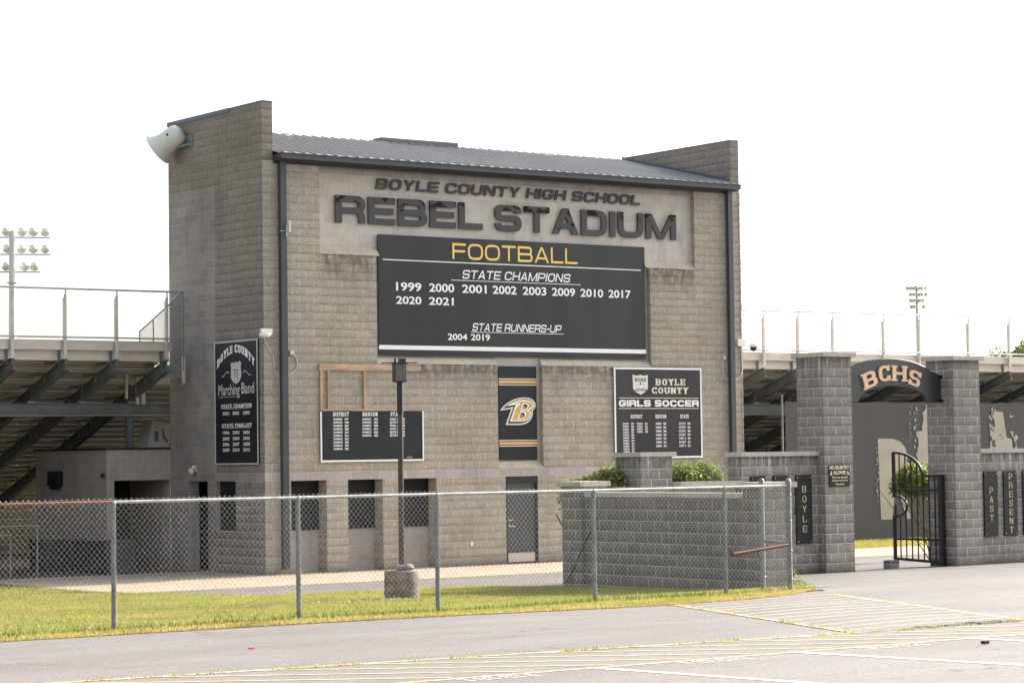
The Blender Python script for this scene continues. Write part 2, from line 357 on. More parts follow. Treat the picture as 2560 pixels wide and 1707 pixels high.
def glyph(ch, W, t, h, r, serif=0.0):
    """polygons (grouped by stroke) of a capital of height 1"""
    S = []; rect = lambda a, b, c, d: S.append([[(a, b), (c, b), (c, d), (a, d)]])
    path = lambda pts, cl=False: S.append(ribbon(rounded(pts, r, cl), cl, t, h))
    diag = lambda a, b, c, d: S.append([[(a, 0), (b, 0), (d, 1), (c, 1)]])
    mid = .5; e = W-t/2; tp = 1-h/2; bt = h/2
    if ch == 'A':
        S.append([[(0, 0), (t*1.12, 0), (W/2+t*.5, 1), (W/2-t*.5, 1)]]); S.append([[(W-t*1.12, 0), (W, 0), (W/2+t*.5, 1), (W/2-t*.5, 1)]]); rect(W*.22, .22, W*.78, .22+h*.9)
    elif ch == 'B': rect(0, 0, t, 1); path([(t*.5, tp), (e-.04*W, tp), (e-.04*W, mid), (t*.5, mid)]); path([(t*.5, mid), (e, mid), (e, bt), (t*.5, bt)])
    elif ch == 'C': path([(e, .66), (e, tp), (t/2, tp), (t/2, bt), (e, bt), (e, .34)])
    elif ch == 'D': rect(0, 0, t, 1); path([(t*.5, tp), (e, tp), (e, bt), (t*.5, bt)])
    elif ch in 'EF':
        rect(0, 0, t, 1); rect(t*.5, 1-h, W, 1); rect(t*.5, mid-h/2, W*.94, mid+h/2)
        if ch == 'E': rect(t*.5, 0, W, h)
    elif ch == 'G': path([(e, .68), (e, tp), (t/2, tp), (t/2, bt), (e, bt), (e, .5)]); rect(W*.52, .46-h/2, W, .46+h/2)
    elif ch == 'H': rect(0, 0, t, 1); rect(W-t, 0, W, 1); rect(t*.5, mid-h/2, W-t*.5, mid+h/2)
    elif ch == 'I': rect(0, 0, t, 1)
    elif ch == 'L': rect(0, 0, t, 1); rect(t*.5, 0, W, h)
    elif ch == 'M':
        rect(0, 0, t, 1); rect(W-t, 0, W, 1)
        S.append([[(W/2-t*.5, 0), (W/2+t*.35, 0), (t*1.05, 1), (0, 1)]]); S.append([[(W/2-t*.35, 0), (W/2+t*.5, 0), (W, 1), (W-t*1.05, 1)]])
    elif ch == 'N': rect(0, 0, t, 1); rect(W-t, 0, W, 1); S.append([[(W-t*1.15, 0), (W, 0), (t*1.15, 1), (0, 1)]])
    elif ch == 'O': path([(t/2, tp), (t/2, bt), (e, bt), (e, tp)], True)
    elif ch == 'P': rect(0, 0, t, 1); path([(t*.5, tp), (e, tp), (e, .42), (t*.5, .42)])
    elif ch == 'R': rect(0, 0, t, 1); path([(t*.5, tp), (e, tp), (e, .46), (t*.5, .46)]); path([(t*.5, .46), (e-.0, .46), (e-.0, 0)])
    elif ch == 'S': path([(e, .70), (e, tp), (t/2, tp), (t/2, mid), (e, mid), (e, bt), (t/2, bt), (t/2, .30)])
    elif ch == 'T': rect(0, 1-h, W, 1); rect(W/2-t/2, 0, W/2+t/2, 1-h*.5)
    elif ch == 'U': path([(t/2, 1), (t/2, bt), (e, bt), (e, 1)])
    elif ch == 'Y': S.append([[(W/2-t*.5, .42), (W/2+t*.5, .42), (t*1.2, 1), (0, 1)]]); S.append([[(W/2-t*.5, .42), (W/2+t*.5, .42), (W, 1), (W-t*1.2, 1)]]); rect(W/2-t/2, 0, W/2+t/2, .45)
    elif ch == '-': rect(0, .38, W, .38+h)
    if serif:
        s = serif*t; k = h*.75
        bar = lambda x0, x1, y: rect(x0, y, x1, y+k)
        st = {'B': [(0, 't'), (0, 'b')], 'D': [(0, 't'), (0, 'b')], 'E': [(0, 't'), (0, 'b')], 'F': [(0, 't'), (0, 'b')], 'H': [(0, 't'), (0, 'b'), (W-t, 't'), (W-t, 'b')], 'I': [(0, 't'), (0, 'b')],
              'L': [(0, 't'), (0, 'b')], 'N': [(0, 't'), (0, 'b'), (W-t, 't')], 'M': [(0, 't'), (0, 'b'), (W-t, 't'), (W-t, 'b')], 'P': [(0, 't'), (0, 'b')], 'R': [(0, 't'), (0, 'b'), (W-t, 'b')],
              'T': [(W/2-t/2, 'b')], 'U': [(0, 't'), (W-t, 't')], 'Y': [(W/2-t/2, 'b'), (0, 't'), (W-t, 't')], 'A': [(0, 'b'), (W-t, 'b')]}
        for x, where in st.get(ch, []): bar(x-s, x+t+s, 0 if where == 'b' else 1-k)
        if ch in 'ECGSTLF':
            if ch in 'EFCGS': rect(W-t*.55, 1-.34, W-.0, 1)
            if ch in 'ELC': rect(W-t*.55, 0, W, .34)
            if ch == 'S': rect(0, 0, t*.55, .34)
            if ch == 'T': rect(0, .66, t*.55, 1); rect(W-t*.55, .66, W, 1)
    return S
WID = {'I': None, 'M': 1.22, 'L': .86, 'E': .92, 'F': .88, 'Y': 1.02, 'T': .94, 'S': .98, '-': .45}
def line_polys(text, W, t, h, r, gap, slant=0.0, serif=0.0, space=.55):
    """per letter list of strokes, plus total width"""
    x = 0.0; out = []
    for ch in text:
        if ch == ' ': x += space; continue
        w_ = t if ch == 'I' else W*WID.get(ch, 1.0)
        if serif and ch == 'I': x += serif*t*.6
        st = [[[(px+x+slant*(py-.5), py) for px, py in pl] for pl in s_] for s_ in glyph(ch, w_, t, h, r, serif)]
        out.append((ch, st)); x += w_+gap+(serif*t*.6 if serif and ch == 'I' else 0)
    return out, x-gap
def plane_front(y): return lambda u, v, d: (u, y-d, v)
def plane_side(x): return lambda u, v, d: (x-d, -u, v)     # u = -Y so that text reads left to right
def put_strokes(mb, strokes, fx, fz, mp, thick, m=0, base=0.0):
    for i, st in enumerate(strokes):
        d1 = thick+i*.0006
        for pl in st:
            P = [(fx(a), fz(b)) for a, b in pl]; n = len(P)
            fr = [mp(a, b, d1) for a, b in P]; bk = [mp(a, b, base) for a, b in P]
            mb.mesh(fr+bk, [tuple(range(n))]+[(i_, n+i_, n+(i_+1) % n, (i_+1) % n) for i_ in range(n)], m)
def caps_line(mb, text, u0, u1, v0, v1, mp, thick=.004, m=0, W=1.0, t=.2, h=.18, r=.25, gap=.16, slant=0.0, serif=0.0, space=.55, bow=None):
    L, tot = line_polys(text, W, t, h, r, gap, 0.0, serif, space); k = (u1-u0)/tot
    hh = v1-v0; res = []
    for ch, st in L:
        f = lambda a, b: (u0+a*k+slant*hh*(b-.5), v0+b*hh+(bow(u0+a*k) if bow else 0))
        st2 = [[[f(a, b) for a, b in pl] for pl in s_] for s_ in st]
        put_strokes(mb, st2, lambda a: a, lambda b: b, mp, thick, m)
def font_line(mb, text, u0, u1, v0, v1, mp, thick=.004, m=0, bold=.0, slant=0.0):
    """built-in face fitted to a box"""
    cu = bpy.data.curves.new("txt", 'FONT'); cu.body = text; cu.size = 1; cu.offset = bold; cu.resolution_u = 3; cu.shear = slant
    ob = bpy.data.objects.new("txt", cu); COL.objects.link(ob)
    me = ob.to_mesh(); vs = np.array([v.co[:] for v in me.vertices]) if len(me.vertices) else np.zeros((0, 3))
    fs = [tuple(p.vertices) for p in me.polygons]; ob.to_mesh_clear(); bpy.data.objects.remove(ob); bpy.data.curves.remove(cu)
    if not len(vs): return
    x0, x1 = vs[:, 0].min(), vs[:, 0].max(); y0, y1 = vs[:, 1].min(), vs[:, 1].max()
    P = [mp(u0+(a-x0)/(x1-x0)*(u1-u0), v0+(b-y0)/(y1-y0)*(v1-v0), thick) for a, b, _ in vs]
    mb.mesh(P, fs, m)
def flat_poly(mb, pts, mp, d, m=0, base=0.0):
    n = len(pts); fr = [mp(a, b, d) for a, b in pts]; bk = [mp(a, b, base) for a, b in pts]
    mb.mesh(fr+bk, [tuple(range(n))]+[(i, n+i, n+(i+1) % n, (i+1) % n) for i in range(n)], m)
def flat_rect(mb, u0, u1, v0, v1, mp, d, m=0, base=0.0): flat_poly(mb, [(u0, v0), (u1, v0), (u1, v1), (u0, v1)], mp, d, m, base)

# ------------------------------------------------------------------ terrain
YK = [-400, -120, -51, -26, -24.85, -22, -19, -16, -13.3, -8, -4, 4000]; ZK = [2.6, 2.0, 1.15, .80, .775, .565, .385, .295, .235, .08, 0, 0]
def tz(y): return float(np.interp(y, YK, ZK))
def tza(y): return np.interp(y, YK, ZK)
def hump(x, y):     # the hatched ramp is crowned and ends in a broken step
    c = -7.9-(-26.4-y)*.46; a = max(0.0, 1-abs(x-c)/1.7); b = max(0.0, min(1, (y+32.55)/.02))*max(0.0, min(1, (-26.2-y)/2.0))
    return .016*a*a*(3-2*a)*b
def sheet(name, ycuts, xl, xr, mat, dz, xs=None, kind='structure'):
    """strip sheet that follows the terrain; xl(y), xr(y)"""
    mb = MB()
    for y0, y1 in zip(ycuts[:-1], ycuts[1:]):
        a0, b0, a1, b1 = xl(y0), xr(y0), xl(y1), xr(y1)
        mb.quad((a0, y0, tz(y0)+dz), (b0, y0, tz(y0)+dz), (b1, y1, tz(y1)+dz), (a1, y1, tz(y1)+dz))
    o = mb.build(name, mat); tag(o, kind=kind); return o
ground = sheet("ground", [-400, -120, -51, -26, -24.85, -22, -19, -16, -13.3, -8, -4, 0, 4000], lambda y: -4000, lambda y: 4000, M['field'], -.012)
def xl_road(y):
    return float(np.interp(y, [-25.45, -25.4, -25.3, -24.8, -19.5, -18.9, -10.75, -10.5, -9.6, -7.4, -4.85], [-80, -12, -5.6, -5.2, -.95, -1.2, -1.2, -4.2, -5.7, -6.0, -6.5])) if y > -25.45 else -80
yc = [-120, -51, -26, -25.45, -25.4, -25.3, -24.85, -22, -19.5, -18.9, -16, -13.3, -10.75, -10.5, -9.6, -8, -7.4, -4.85]
road = sheet("road", yc, xl_road, lambda y: 90, M['road'], -.004)
apron = sheet("concrete_apron", [-4.85, -4, -.02, 3.4], lambda y: -6.2, lambda y: 60 if y < 0 else 0.0, M['concrete'], 0.0)
yard = sheet("service_yard", [3.4, 40], lambda y: -60, lambda y: 0.0, M['yard'], 0.0)
apron_far = sheet("concrete_walk", [-4.85, -4, -.5], lambda y: 15.0, lambda y: 70, M['concrete'], .004)
# lawn floor + blades
def y_edge(x): return float(np.interp(x, [-60, -18.4, -14.5, -12.6, -10.5, -9.2, -7.6, -6.4, -5.5, -4.9], [-24.0, -25.68, -25.7, -25.9, -26.3, -26.42, -26.15, -25.55, -24.95, -23.9]))
def y_far(x): return float(np.interp(x, [-60, -6.6, -6.5, -6.2, -5.9, -5.6, -3.7, -2.2, -1.35, -.9], [6, 6, -1, -3, -6.5, -9.4, -10.65, -10.4, -10.6, -10.6]))
mb = MB(); xs = np.concatenate([np.arange(-60, -20, 4), np.arange(-20, -1.3, .25), [-1.32]])
ygrid = [-24.85, -22, -19, -16, -13.3, -8, -4, 0]
def col_pts(x):
    e = y_edge(x) if x < -4.9 else float(np.interp(x, [-4.9, -1.3], [-23.9, -19.8])); f = y_far(x)
    return [e+(f-e)*k/40 for k in range(41)]
for xa, xb in zip(xs[:-1], xs[1:]):
    A = col_pts(xa); B = col_pts(xb)
    for k in range(40): mb.quad((xa, A[k], tz(A[k])+.001), (xb, B[k], tz(B[k])+.001), (xb, B[k+1], tz(B[k+1])+.001), (xa, A[k+1], tz(A[k+1])+.001))
lawn = tag(mb.build("lawn", M['soil']), kind='structure')
def blades():
    N = 270000
    x = rng.uniform(-19.5, -1.0, N); e = np.array([y_edge(a) if a < -4.9 else np.interp(a, [-4.9, -1.3], [-23.9, -19.8]) for a in np.linspace(-19.5, -1.0, 400)])
    f = np.array([y_far(a) for a in np.linspace(-19.5, -1, 400)]); xi = np.linspace(-19.5, -1, 400); ee = np.interp(x, xi, e); ff = np.interp(x, xi, f)
    y = ee-.06+(np.minimum(ff, 2)-ee+.1)*rng.random(N)**1.35
    # keep what the camera side can see: left of the frame line and outside the planter
    d = np.stack([x+29.98, y+51.22], 1); hd = np.degrees(np.arctan2(d[:, 0], d[:, 1]))
    keep = (hd > 21.5) & ~((x > -1.42) & (y > -19.5)); x, y = x[keep], y[keep]; ee = ee[keep]; n = len(x)
    ee = ee+.10*np.sin(x*2.3)+.07*np.sin(x*5.1+1)+.05*np.sin(x*11.7)+rng.normal(size=n)*.05; okk = y > ee-.12; x, y, ee = x[okk], y[okk], ee[okk]; n = len(x)
    edge = y-ee; fence = np.abs(y+24.82) < .17
    L = rng.uniform(.022, .05, n); L[fence] *= rng.uniform(1.2, 2.6, fence.sum()); L[edge < .25] *= .8
    patch = np.sin(x*1.3+np.sin(y*.9)*2)+np.sin(y*1.1+x*.5)
    L *= 1+.15*patch
    th = rng.uniform(0, 2*np.pi, n); ln = rng.uniform(.2, .7, n); la = rng.uniform(0, 2*np.pi, n); wd = rng.uniform(.004, .008, n)
    z = tza(y)+.004
    a = np.stack([x-wd*np.cos(th), y-wd*np.sin(th), z], 1); b = np.stack([x+wd*np.cos(th), y+wd*np.sin(th), z], 1)
    c = np.stack([x+L*ln*np.cos(la), y+L*ln*np.sin(la), z+L], 1)
    V = np.stack([a, b, c], 1).reshape(-1, 3); F = np.arange(3*n).reshape(-1, 3)
    pr = np.where(edge < .48, .88, np.where(edge < .68, .5, .13+.10*(patch > .8))); pr = np.where(fence, .12, pr)
    mi = (rng.random(n) < pr).astype(int); mi[(np.abs(y+24.80) < .22) & (rng.random(n) < .62) & (x < -7.5)] = 2
    return big_mesh("grass", V, F, [M['grass'], M['straw'], M['grass_d']], mi)
tag(blades(), kind='stuff')

# painted markings, 4 mm above the asphalt
def marking(mb, p0, p1, wd, nseg=1, dz=.0):
    p0 = Vector((*p0, 0)); p1 = Vector((*p1, 0)); d = (p1-p0).normalized(); s_ = Vector((-d.y, d.x, 0))*wd/2
    n = max(1, int((p1-p0).length/.4))
    for i in range(n):
        a = p0.lerp(p1, i/n); b = p0.lerp(p1, (i+1)/n)
        q = [a-s_, b-s_, b+s_, a+s_]
        mb.quad(*[(v.x, v.y, tz(v.y)+hump(v.x, v.y)+dz) for v in q])
mb = MB()
marking(mb, (-32, -30.47), (-12.05, -32.55), .085); marking(mb, (-60, -34.0), (-4, -34.15), .07)
for k in range(-22, 14):
    x0 = -17.74+k*1.0
    y0 = -31.72-(x0+20)*.1045-.04 if x0 < -12.5 else -32.75; marking(mb, (x0, y0), (x0+1.15*(y0+33.98)+0.0, -33.98), .055)
tag(mb.build("yellow_markings", M['ypaint']), kind='structure')
# hatched ramp
mb = MB()
L0, L1 = Vector((-9.35, -26.45)), Vector((-12.05, -32.62)); R0, R1 = Vector((-6.33, -26.2)), Vector((-9.40, -32.45))
marking(mb, L0, L1, .09, dz=.0015); marking(mb, R0, R1, .09, dz=.0015)
for k in range(13):
    f = .02+.96*k/12.5; marking(mb, L0.lerp(L1, f)+Vector((.06, 0)), R0.lerp(R1, f)-Vector((.06, 0)), .05, dz=.0005)
tag(mb.build("hatched_markings", M['yfaint']), kind='structure')
mb = MB(); N1, N2 = 14, 40
def rampP(i, j):
    f = j/N2; l = L0.lerp(L1, f); r = R0.lerp(R1, f); a = -.02+1.04*i/N1; p = l.lerp(r, a); return p
for i in range(N1):
    for j in range(N2):
        q = [rampP(i, j), rampP(i+1, j), rampP(i+1, j+1), rampP(i, j+1)]
        mb.quad(*[(v.x, v.y, tz(v.y)+hump(v.x, v.y)-.002) for v in q])
tag(mb.build("pavement_ramp", M['road']), kind='structure')
mb = MB()     # broken edge of the ramp
px_ = -11.25
while px_ < -9.75:
    wd = random.uniform(.05, .14); hh = random.uniform(.008, .03)*max(.25, 1-abs(px_+10.35)/1.5); yy = -32.6-random.uniform(0, .06)
    zz = tz(yy); a = random.uniform(.3, .8)
    mb.mesh([(px_, yy, zz-.01), (px_+wd, yy-.01, zz-.01), (px_+wd*a, yy+.02, zz+hh), (px_+wd*.5, yy+.16, zz+hh*.7), (px_, yy+.2, zz-.01), (px_+wd, yy+.2, zz-.01)], [(0, 1, 2), (0, 2, 3, 4), (1, 5, 3, 2)])
    px_ += wd*.8
tag(mb.build("pavement_edge", M['stone']), kind='structure')
mb = MB()
for x0 in (-18.9, -16.66, -14.3, -11.95, -9.6, -7.25):
    marking(mb, (x0, -34.05), (x0+.25, -40.5), .10)
tag(mb.build("white_stall_lines", M['wpaint']), kind='structure')
mb = MB()      # worn, unreadable painted marks at the heads of the stalls
for bx in (-18.2, -15.82, -13.55):
    for k in range(6):
        u = bx+.13*k; yy = -34.38-.05*(k % 2)
        for q in range(3): marking(mb, (u+random.uniform(0, .03), yy+.09*q), (u+random.uniform(.06, .1), yy+.09*q+random.uniform(-.02, .02)), .035)
tag(mb.build("worn_stall_marks", M['wpaint']), kind='structure')

def crack_tufts():
    V = []; k = 0; mi = []
    def line(p0, p1, n, sp):
        for _ in range(n):
            q = random.random(); cl = .5+.5*math.sin(q*40)+.4*math.sin(q*97+2)
            if random.random() > cl: continue
            x = p0[0]+(p1[0]-p0[0])*q+random.gauss(0, sp); y = p0[1]+(p1[1]-p0[1])*q+random.gauss(0, sp); z = tz(y)+hump(x, y)-.004; L = random.uniform(.015, .045); a = random.uniform(0, 6.28); w_ = .006
            V.extend([(x-w_*math.cos(a), y-w_*math.sin(a), z), (x+w_*math.cos(a), y+w_*math.sin(a), z), (x+random.gauss(0, .02), y+random.gauss(0, .02), z+L)]); mi.append(int(random.random() < .55))
    line((-21.5, -31.62), (-12.05, -32.57), 1300, .02); line((-9.35, -26.45), (-12.05, -32.62), 1100, .025); line((-11.9, -32.64), (-9.2, -32.62), 700, .03); line((-6.4, -26.3), (-9.40, -32.45), 300, .02)
    return tag(big_mesh("crack_weeds", np.array(V), np.arange(len(V)).reshape(-1, 3), [M['grass'], M['straw']], np.array(mi)), kind='stuff')
crack_tufts()
mb = MB()
for cx_, cy_, n_, sp_ in ((-6.6, -15.2, 45, .6), (-5.2, -20.5, 30, .7), (-14.5, -18, 10, 2), (-16.5, -24.2, 4, .5)):
    for k in range(n_):
        x, y = random.gauss(cx_, sp_), random.gauss(cy_, sp_*.5); z = tz(y)+random.uniform(.03, .06); s_ = random.uniform(.008, .016)
        mb.mesh([(x-s_, y, z), (x, y-s_, z), (x+s_, y, z), (x, y+s_, z), (x, y, z+s_), (x, y, z-s_)], [(0, 1, 4), (1, 2, 4), (2, 3, 4), (3, 0, 4), (1, 0, 5), (2, 1, 5), (3, 2, 5), (0, 3, 5)])
tag(mb.build("clover_flowers", M['wplast']), kind='stuff')

# ------------------------------------------------------------------ stadium building
b_, c_ = .4064, .2032
ZB0, ZB1, ZT0, ZE, ZTOP = 2.2352, 2.4384, 9.7536, 9.9568, 11.38
def relief(mb, us, vs, fn, mp):
    us = sorted(set(us)); vs = sorted(set(vs)); D = {}
    for i in range(len(us)-1):
        for j in range(len(vs)-1): D[i, j] = fn((us[i]+us[i+1])/2, (vs[j]+vs[j+1])/2)
    for (i, j), dm in D.items():
        if dm is None: continue
        d, m, mr = dm; u0, u1, v0, v1 = us[i], us[i+1], vs[j], vs[j+1]
        mb.quad(mp(u0, v0, d), mp(u1, v0, d), mp(u1, v1, d), mp(u0, v1, d), m)
        for (ii, jj), (pa, pb) in (((i+1, j), ((u1, v0), (u1, v1))), ((i, j+1), ((u0, v1), (u1, v1)))):
            o = D.get((ii, jj))
            if o is None or abs(o[0]-d) < 1e-6: continue
            mm = mr if d < o[0] else o[2]
            mb.quad(mp(*pa, d), mp(*pb, d), mp(*pb, o[0]), mp(*pa, o[0]), mm)
bld = empty("stadium_building", (7.6, 2.4, 0), "tan and grey concrete block stadium building with a sloped metal roof between two parapet walls", "building")
BAYS = [(.72, 1.73), (2.34, 3.36), (3.96, 4.97)]; DOOR = (7.11, 8.14)
RD = .15
def front_fn(x, z):
    if z < ZB0:
        for a, b in BAYS:
            if a < x < b: return (.42, 3, 0)
        if DOOR[0] < x < DOOR[1]: return (.16, 0, 0)
        return (0, 0, 0)
    if z > ZE: return None
    if ZB0 < z < ZB1: return (0, 1, 1)
    if 6.90 < x < 8.34 and 2.45 < z < 5.09: return (RD, 2, 2)
    if 3.24 < x < 12.0 and 5.09 < z < 7.76: return (RD, 2, 2)
    if 1.60 < x < 13.60 and 7.76 < z: return (RD, 1 if z > ZT0 else 2, 4)
    if z > ZT0: return (0, 1, 1)
    return (0, 0, 0)
mb = MB()
relief(mb, [0, .29, 1.60, 3.24, 6.90, 8.34, 12.0, 13.60, 14.94, 15.24]+[q for a in BAYS for q in a]+list(DOOR), [0, ZB0, ZB1, 2.45, 5.09, 7.76, ZT0, ZE], front_fn, lambda u, v, d: (u, d, v))
mb.build("front_wall", [M['split'], M['smooth'], M['panel'], M['apron'], M['split_side']], bld)
# sloped sills
for x0, x1, z, dz in ((1.60, 3.335, 7.76, .22), (11.885, 13.60, 7.76, .22), (3.24, 6.90, 5.09, .20), (8.34, 12.0, 5.09, .20), (6.90, 8.34, 2.45, .20)):
    mb = MB(); mb.prism([(-.006, 0), (RD, dz), (RD, 0)], (x0+.002, 0, z), (x1-.002, 0, z), (0, 1, 0), (0, 0, 1)); mb.build("sloped_sill", M['sill'], bld)
# side wall (x = 0)
def side_fn(y, z):
    if 2.82 < y < 3.80 and z < ZB0: return (.30, 3, 1)
    if 1.42 < y < 2.40 and 1.02 < z < ZB0: return (.12, 3, 1)
    if ZB0 < z < ZB1: return (0, 1, 1)
    if y > 2.36 and z < 9.55: return (0, 2, 2)
    return (0, 0, 0)
mb = MB()
relief(mb, [0, 1.42, 2.36, 2.40, 2.82, 3.80, 4.75], [0, 1.02, ZB0, ZB1, 9.55, ZE], side_fn, lambda u, v, d: (d, u, v))
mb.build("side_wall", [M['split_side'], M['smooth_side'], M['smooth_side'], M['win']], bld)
mb = MB(); mb.box((.30, 4.55, 0), (14.93, 4.74, 11.20)); mb.box((.002, 4.3, 0), (.30, 4.748, ZE-.002)); mb.box((15.0, .002, 0), (15.236, 4.748, ZE-.002)); mb.box((.3, .5, 0), (.35, 4.5, 9.9)); mb.build("rear_wall", M['split'], bld)
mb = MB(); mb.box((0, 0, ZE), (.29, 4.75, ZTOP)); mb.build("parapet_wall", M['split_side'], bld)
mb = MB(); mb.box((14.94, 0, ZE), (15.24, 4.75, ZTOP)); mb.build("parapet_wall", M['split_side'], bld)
mb = MB(); mb.box((-.012, -.012, ZTOP), (.302, 4.76, ZTOP+.028)); mb.build("parapet_cap", M['coping'], bld)
mb = MB(); mb.box((14.928, -.012, ZTOP), (15.252, 4.76, ZTOP+.028))
mb.build("parapet_cap", M['coping'], bld)
mb = MB(); mb.box((-.022, 1.575, ZTOP-.08), (.31, 4.77, ZTOP+.034)); mb.build("parapet_flashing", M['flash'], bld)
# rough broken edge of the split blocks at the free right corner
mb = MB()
for k in range(49):
    z0 = k*c_
    for s_ in range(1 if k % 2 else 2):
        d = random.uniform(.004, .02); mb.box((15.20, -.012, z0+.012), (15.24+d, .35, z0+c_-.012))
        break
mb.build("corner_blocks", M['split'], bld)
# roof
SL = .236
def rz(y): return 10.10+SL*(y+.36)
mb = MB()
mb.prism([(0, 0), (0, .03), (5.2, .03+SL*5.2), (5.2, SL*5.2)], (.295, -.36, rz(-.36)), (14.935, -.36, rz(-.36)), (0, 1, 0), (0, 0, 1))
roof = mb.build("roof", M['roof'], bld)
mb = MB(); x = .40
while x < 14.9:
    mb.prism([(0, .031), (0, .066), (5.2, .066+SL*5.2), (5.2, .031+SL*5.2)], (x-.012, -.36, rz(-.36)), (x+.012, -.36, rz(-.36)), (0, 1, 0), (0, 0, 1)); x += .305
mb.build("standing_seam", M['roof'], roof)
mb = MB(); mb.box((.296, -.40, 9.985), (14.96, -.22, 10.115)); mb.box((.296, -.42, 10.10), (14.97, -.20, 10.125)); mb.build("gutter", M['trim'], bld)
mb = MB(); mb.box((.297, -.198, 9.992), (14.93, -.004, 10.10)); mb.box((.296, -.215, 9.958), (14.935, 0.15, 9.99)); mb.box((.296, -.03, 9.90), (14.935, -.003, 9.956)); mb.build("fascia", M['trim'], bld)
for x0, x1 in ((.40, .585), (14.68, 14.86)):
    mb = MB(); mb.box((x0, -.16, .12 if x0 < 1 else .0), (x1, -.04, 9.985), bev=.012); mb.build("downspout", M['trim'], bld)
mb = MB(); mb.prism([(.02, .03), (.02, .13), (4.75, .13+SL*4.75), (4.75, .03+SL*4.75)], (14.905, 0, rz(0)), (14.937, 0, rz(0)), (0, 1, 0), (0, 0, 1)); mb.build("roof_flashing", M['flash'], bld)
mb = MB(); mb.box((6.5, 4.70, 11.30), (9.05, 5.15, 11.465), bev=.01); mb.build("ridge_vent", M['coping'], bld)
# windows, doors
def window(x0, x1, z0, z1, y, mp=None):
    mb = MB(); mb.box((x0+.03, y-.035, z0+.02), (x1-.03, y-.015, z1-.01)); wv = mb.build("window", M['win'], bld)
    mb = MB(); mb.box((x0, y-.05, z0), (x0+.035, y-.005, z1)); mb.box((x1-.035, y-.05, z0), (x1, y-.005, z1)); mb.box((x0+.035, y-.05, z0), (x1-.035, y-.005, z0+.035)); mb.build("frame", M['iron'], wv)
for a, b in BAYS: window(a+.002, b-.002, 1.02, ZB0-.004, .42)
mb = MB(); mb.box((DOOR[0]+.06, .055, .02), (DOOR[1]-.06, .10, ZB0-.17)); door = mb.build("door", M['trim'], bld)
mb = MB(); mb.box((DOOR[0]+.002, .02, 0), (DOOR[0]+.06, .15, ZB0-.003)); mb.box((DOOR[1]-.06, .02, 0), (DOOR[1]-.002, .15, ZB0-.003)); mb.box((DOOR[0]+.06, .02, ZB0-.165), (DOOR[1]-.06, .15, ZB0-.003)); mb.build("door_frame", M['iron'], door)
mb = MB(); mb.box((DOOR[0]+.09, .045, .04), (DOOR[1]-.09, .054, .27)); mb.build("kick_plate", M['kick'], door)
mb = MB(); mb.box((DOOR[0]+.10, .02, 1.10), (DOOR[0]+.22, .054, 1.125)); mb.build("latch_guard", M['kick'], door); mb = MB(); mb.tube([(DOOR[0]+.14, .05, .96), (DOOR[0]+.14, -.02, .96), (DOOR[0]+.27, -.03, .95)], .013); mb.lathe([(.001, 0), (.03, 0), (.03, .02), (.001, .02)], (DOOR[0]+.14, .054, .96), (0, -1, 0), 12); mb.build("handle", M['kick'], door)
mb = MB(); mb.box((5.99, -.015, .50), (6.065, .001, .61), bev=.004); tag(mb.build("electrical_outlet", M['wplast']), "small white electrical outlet cover low on the tan block wall left of the dark door", "outlet")

# wall letters
def wall_letters(name, text, u0, u1, v0, v1, mat, thick, label, **kw):
    th = empty(name, ((u0+u1)/2, RD, v0), label, "lettering")
    L, tot = line_polys(text, kw['W'], kw['t'], kw['h'], kw['r'], kw['gap'], 0, 0, kw.get('space', .5)); k = (u1-u0)/tot; hh = v1-v0; sl = kw.get('slant', 0)
    for ch, st in L:
        st2 = [[[(u0+a*k+sl*hh*(b-.5), v0+b*hh) for a, b in pl] for pl in s_] for s_ in st]
        mb = MB(); put_strokes(mb, st2, lambda a: a, lambda b: b, plane_front(RD-.02), thick); mb.build("letter", mat, th)
wall_letters("wall_lettering", "BOYLE COUNTY HIGH SCHOOL", 3.34, 11.80, 9.445, 9.715, M['letter'], .035, "smaller slanted dark grey raised letters reading BOYLE COUNTY HIGH SCHOOL under the roof edge", W=1.15, t=.245, h=.215, r=.30, gap=.16, slant=.22, space=.55)
wall_letters("wall_lettering", "REBEL STADIUM", 2.12, 13.02, 8.555, 9.235, M['peel'], .05, "largest dark grey raised letters reading REBEL STADIUM with peeling paint", W=1.22, t=.262, h=.228, r=.30, gap=.135, space=.42)

# ------------------------------------------------------------------ boards on the front
def board(name, x0, x1, z0, z1, y, mat, label, cat, frame=None, thick=.035):
    th = empty(name, ((x0+x1)/2, y, z0), label, cat)
    mb = MB(); mb.box((x0, y-thick, z0), (x1, y, z1)); mb.build("panel", mat, th)
    if frame:
        mb = MB(); f = frame; yy0, yy1 = y-thick-.012, y-thick+.004
        mb.box((x0-.004, yy0, z0-.004), (x0+f, yy1, z1+.004)); mb.box((x1-f, yy0, z0-.004), (x1+.004, yy1, z1+.004)); mb.box((x0+f, yy0, z0-.004), (x1-f, yy1, z0+f)); mb.box((x0+f, yy0, z1-f), (x1-f, yy1, z1+.004))
        mb.build("frame", M['white'], th)
    return th, plane_front(y-thick)
fb, mp = board("football_board", 3.336, 11.88, 5.30, 8.315, .10, M['board'], "big black football champions board with gold FOOTBALL heading in the wall recess", "sign board", thick=.03)
mb = MB(); caps_line(mb, "FOOTBALL", 5.59, 9.60, 7.775, 8.18, mp, W=1.25, t=.15, h=.14, r=.38, gap=.17); mb.build("headline_lettering", M['gold'], fb)
mb = MB()
flat_rect(mb, 3.48, 11.74, 7.675, 7.70, mp, .004)
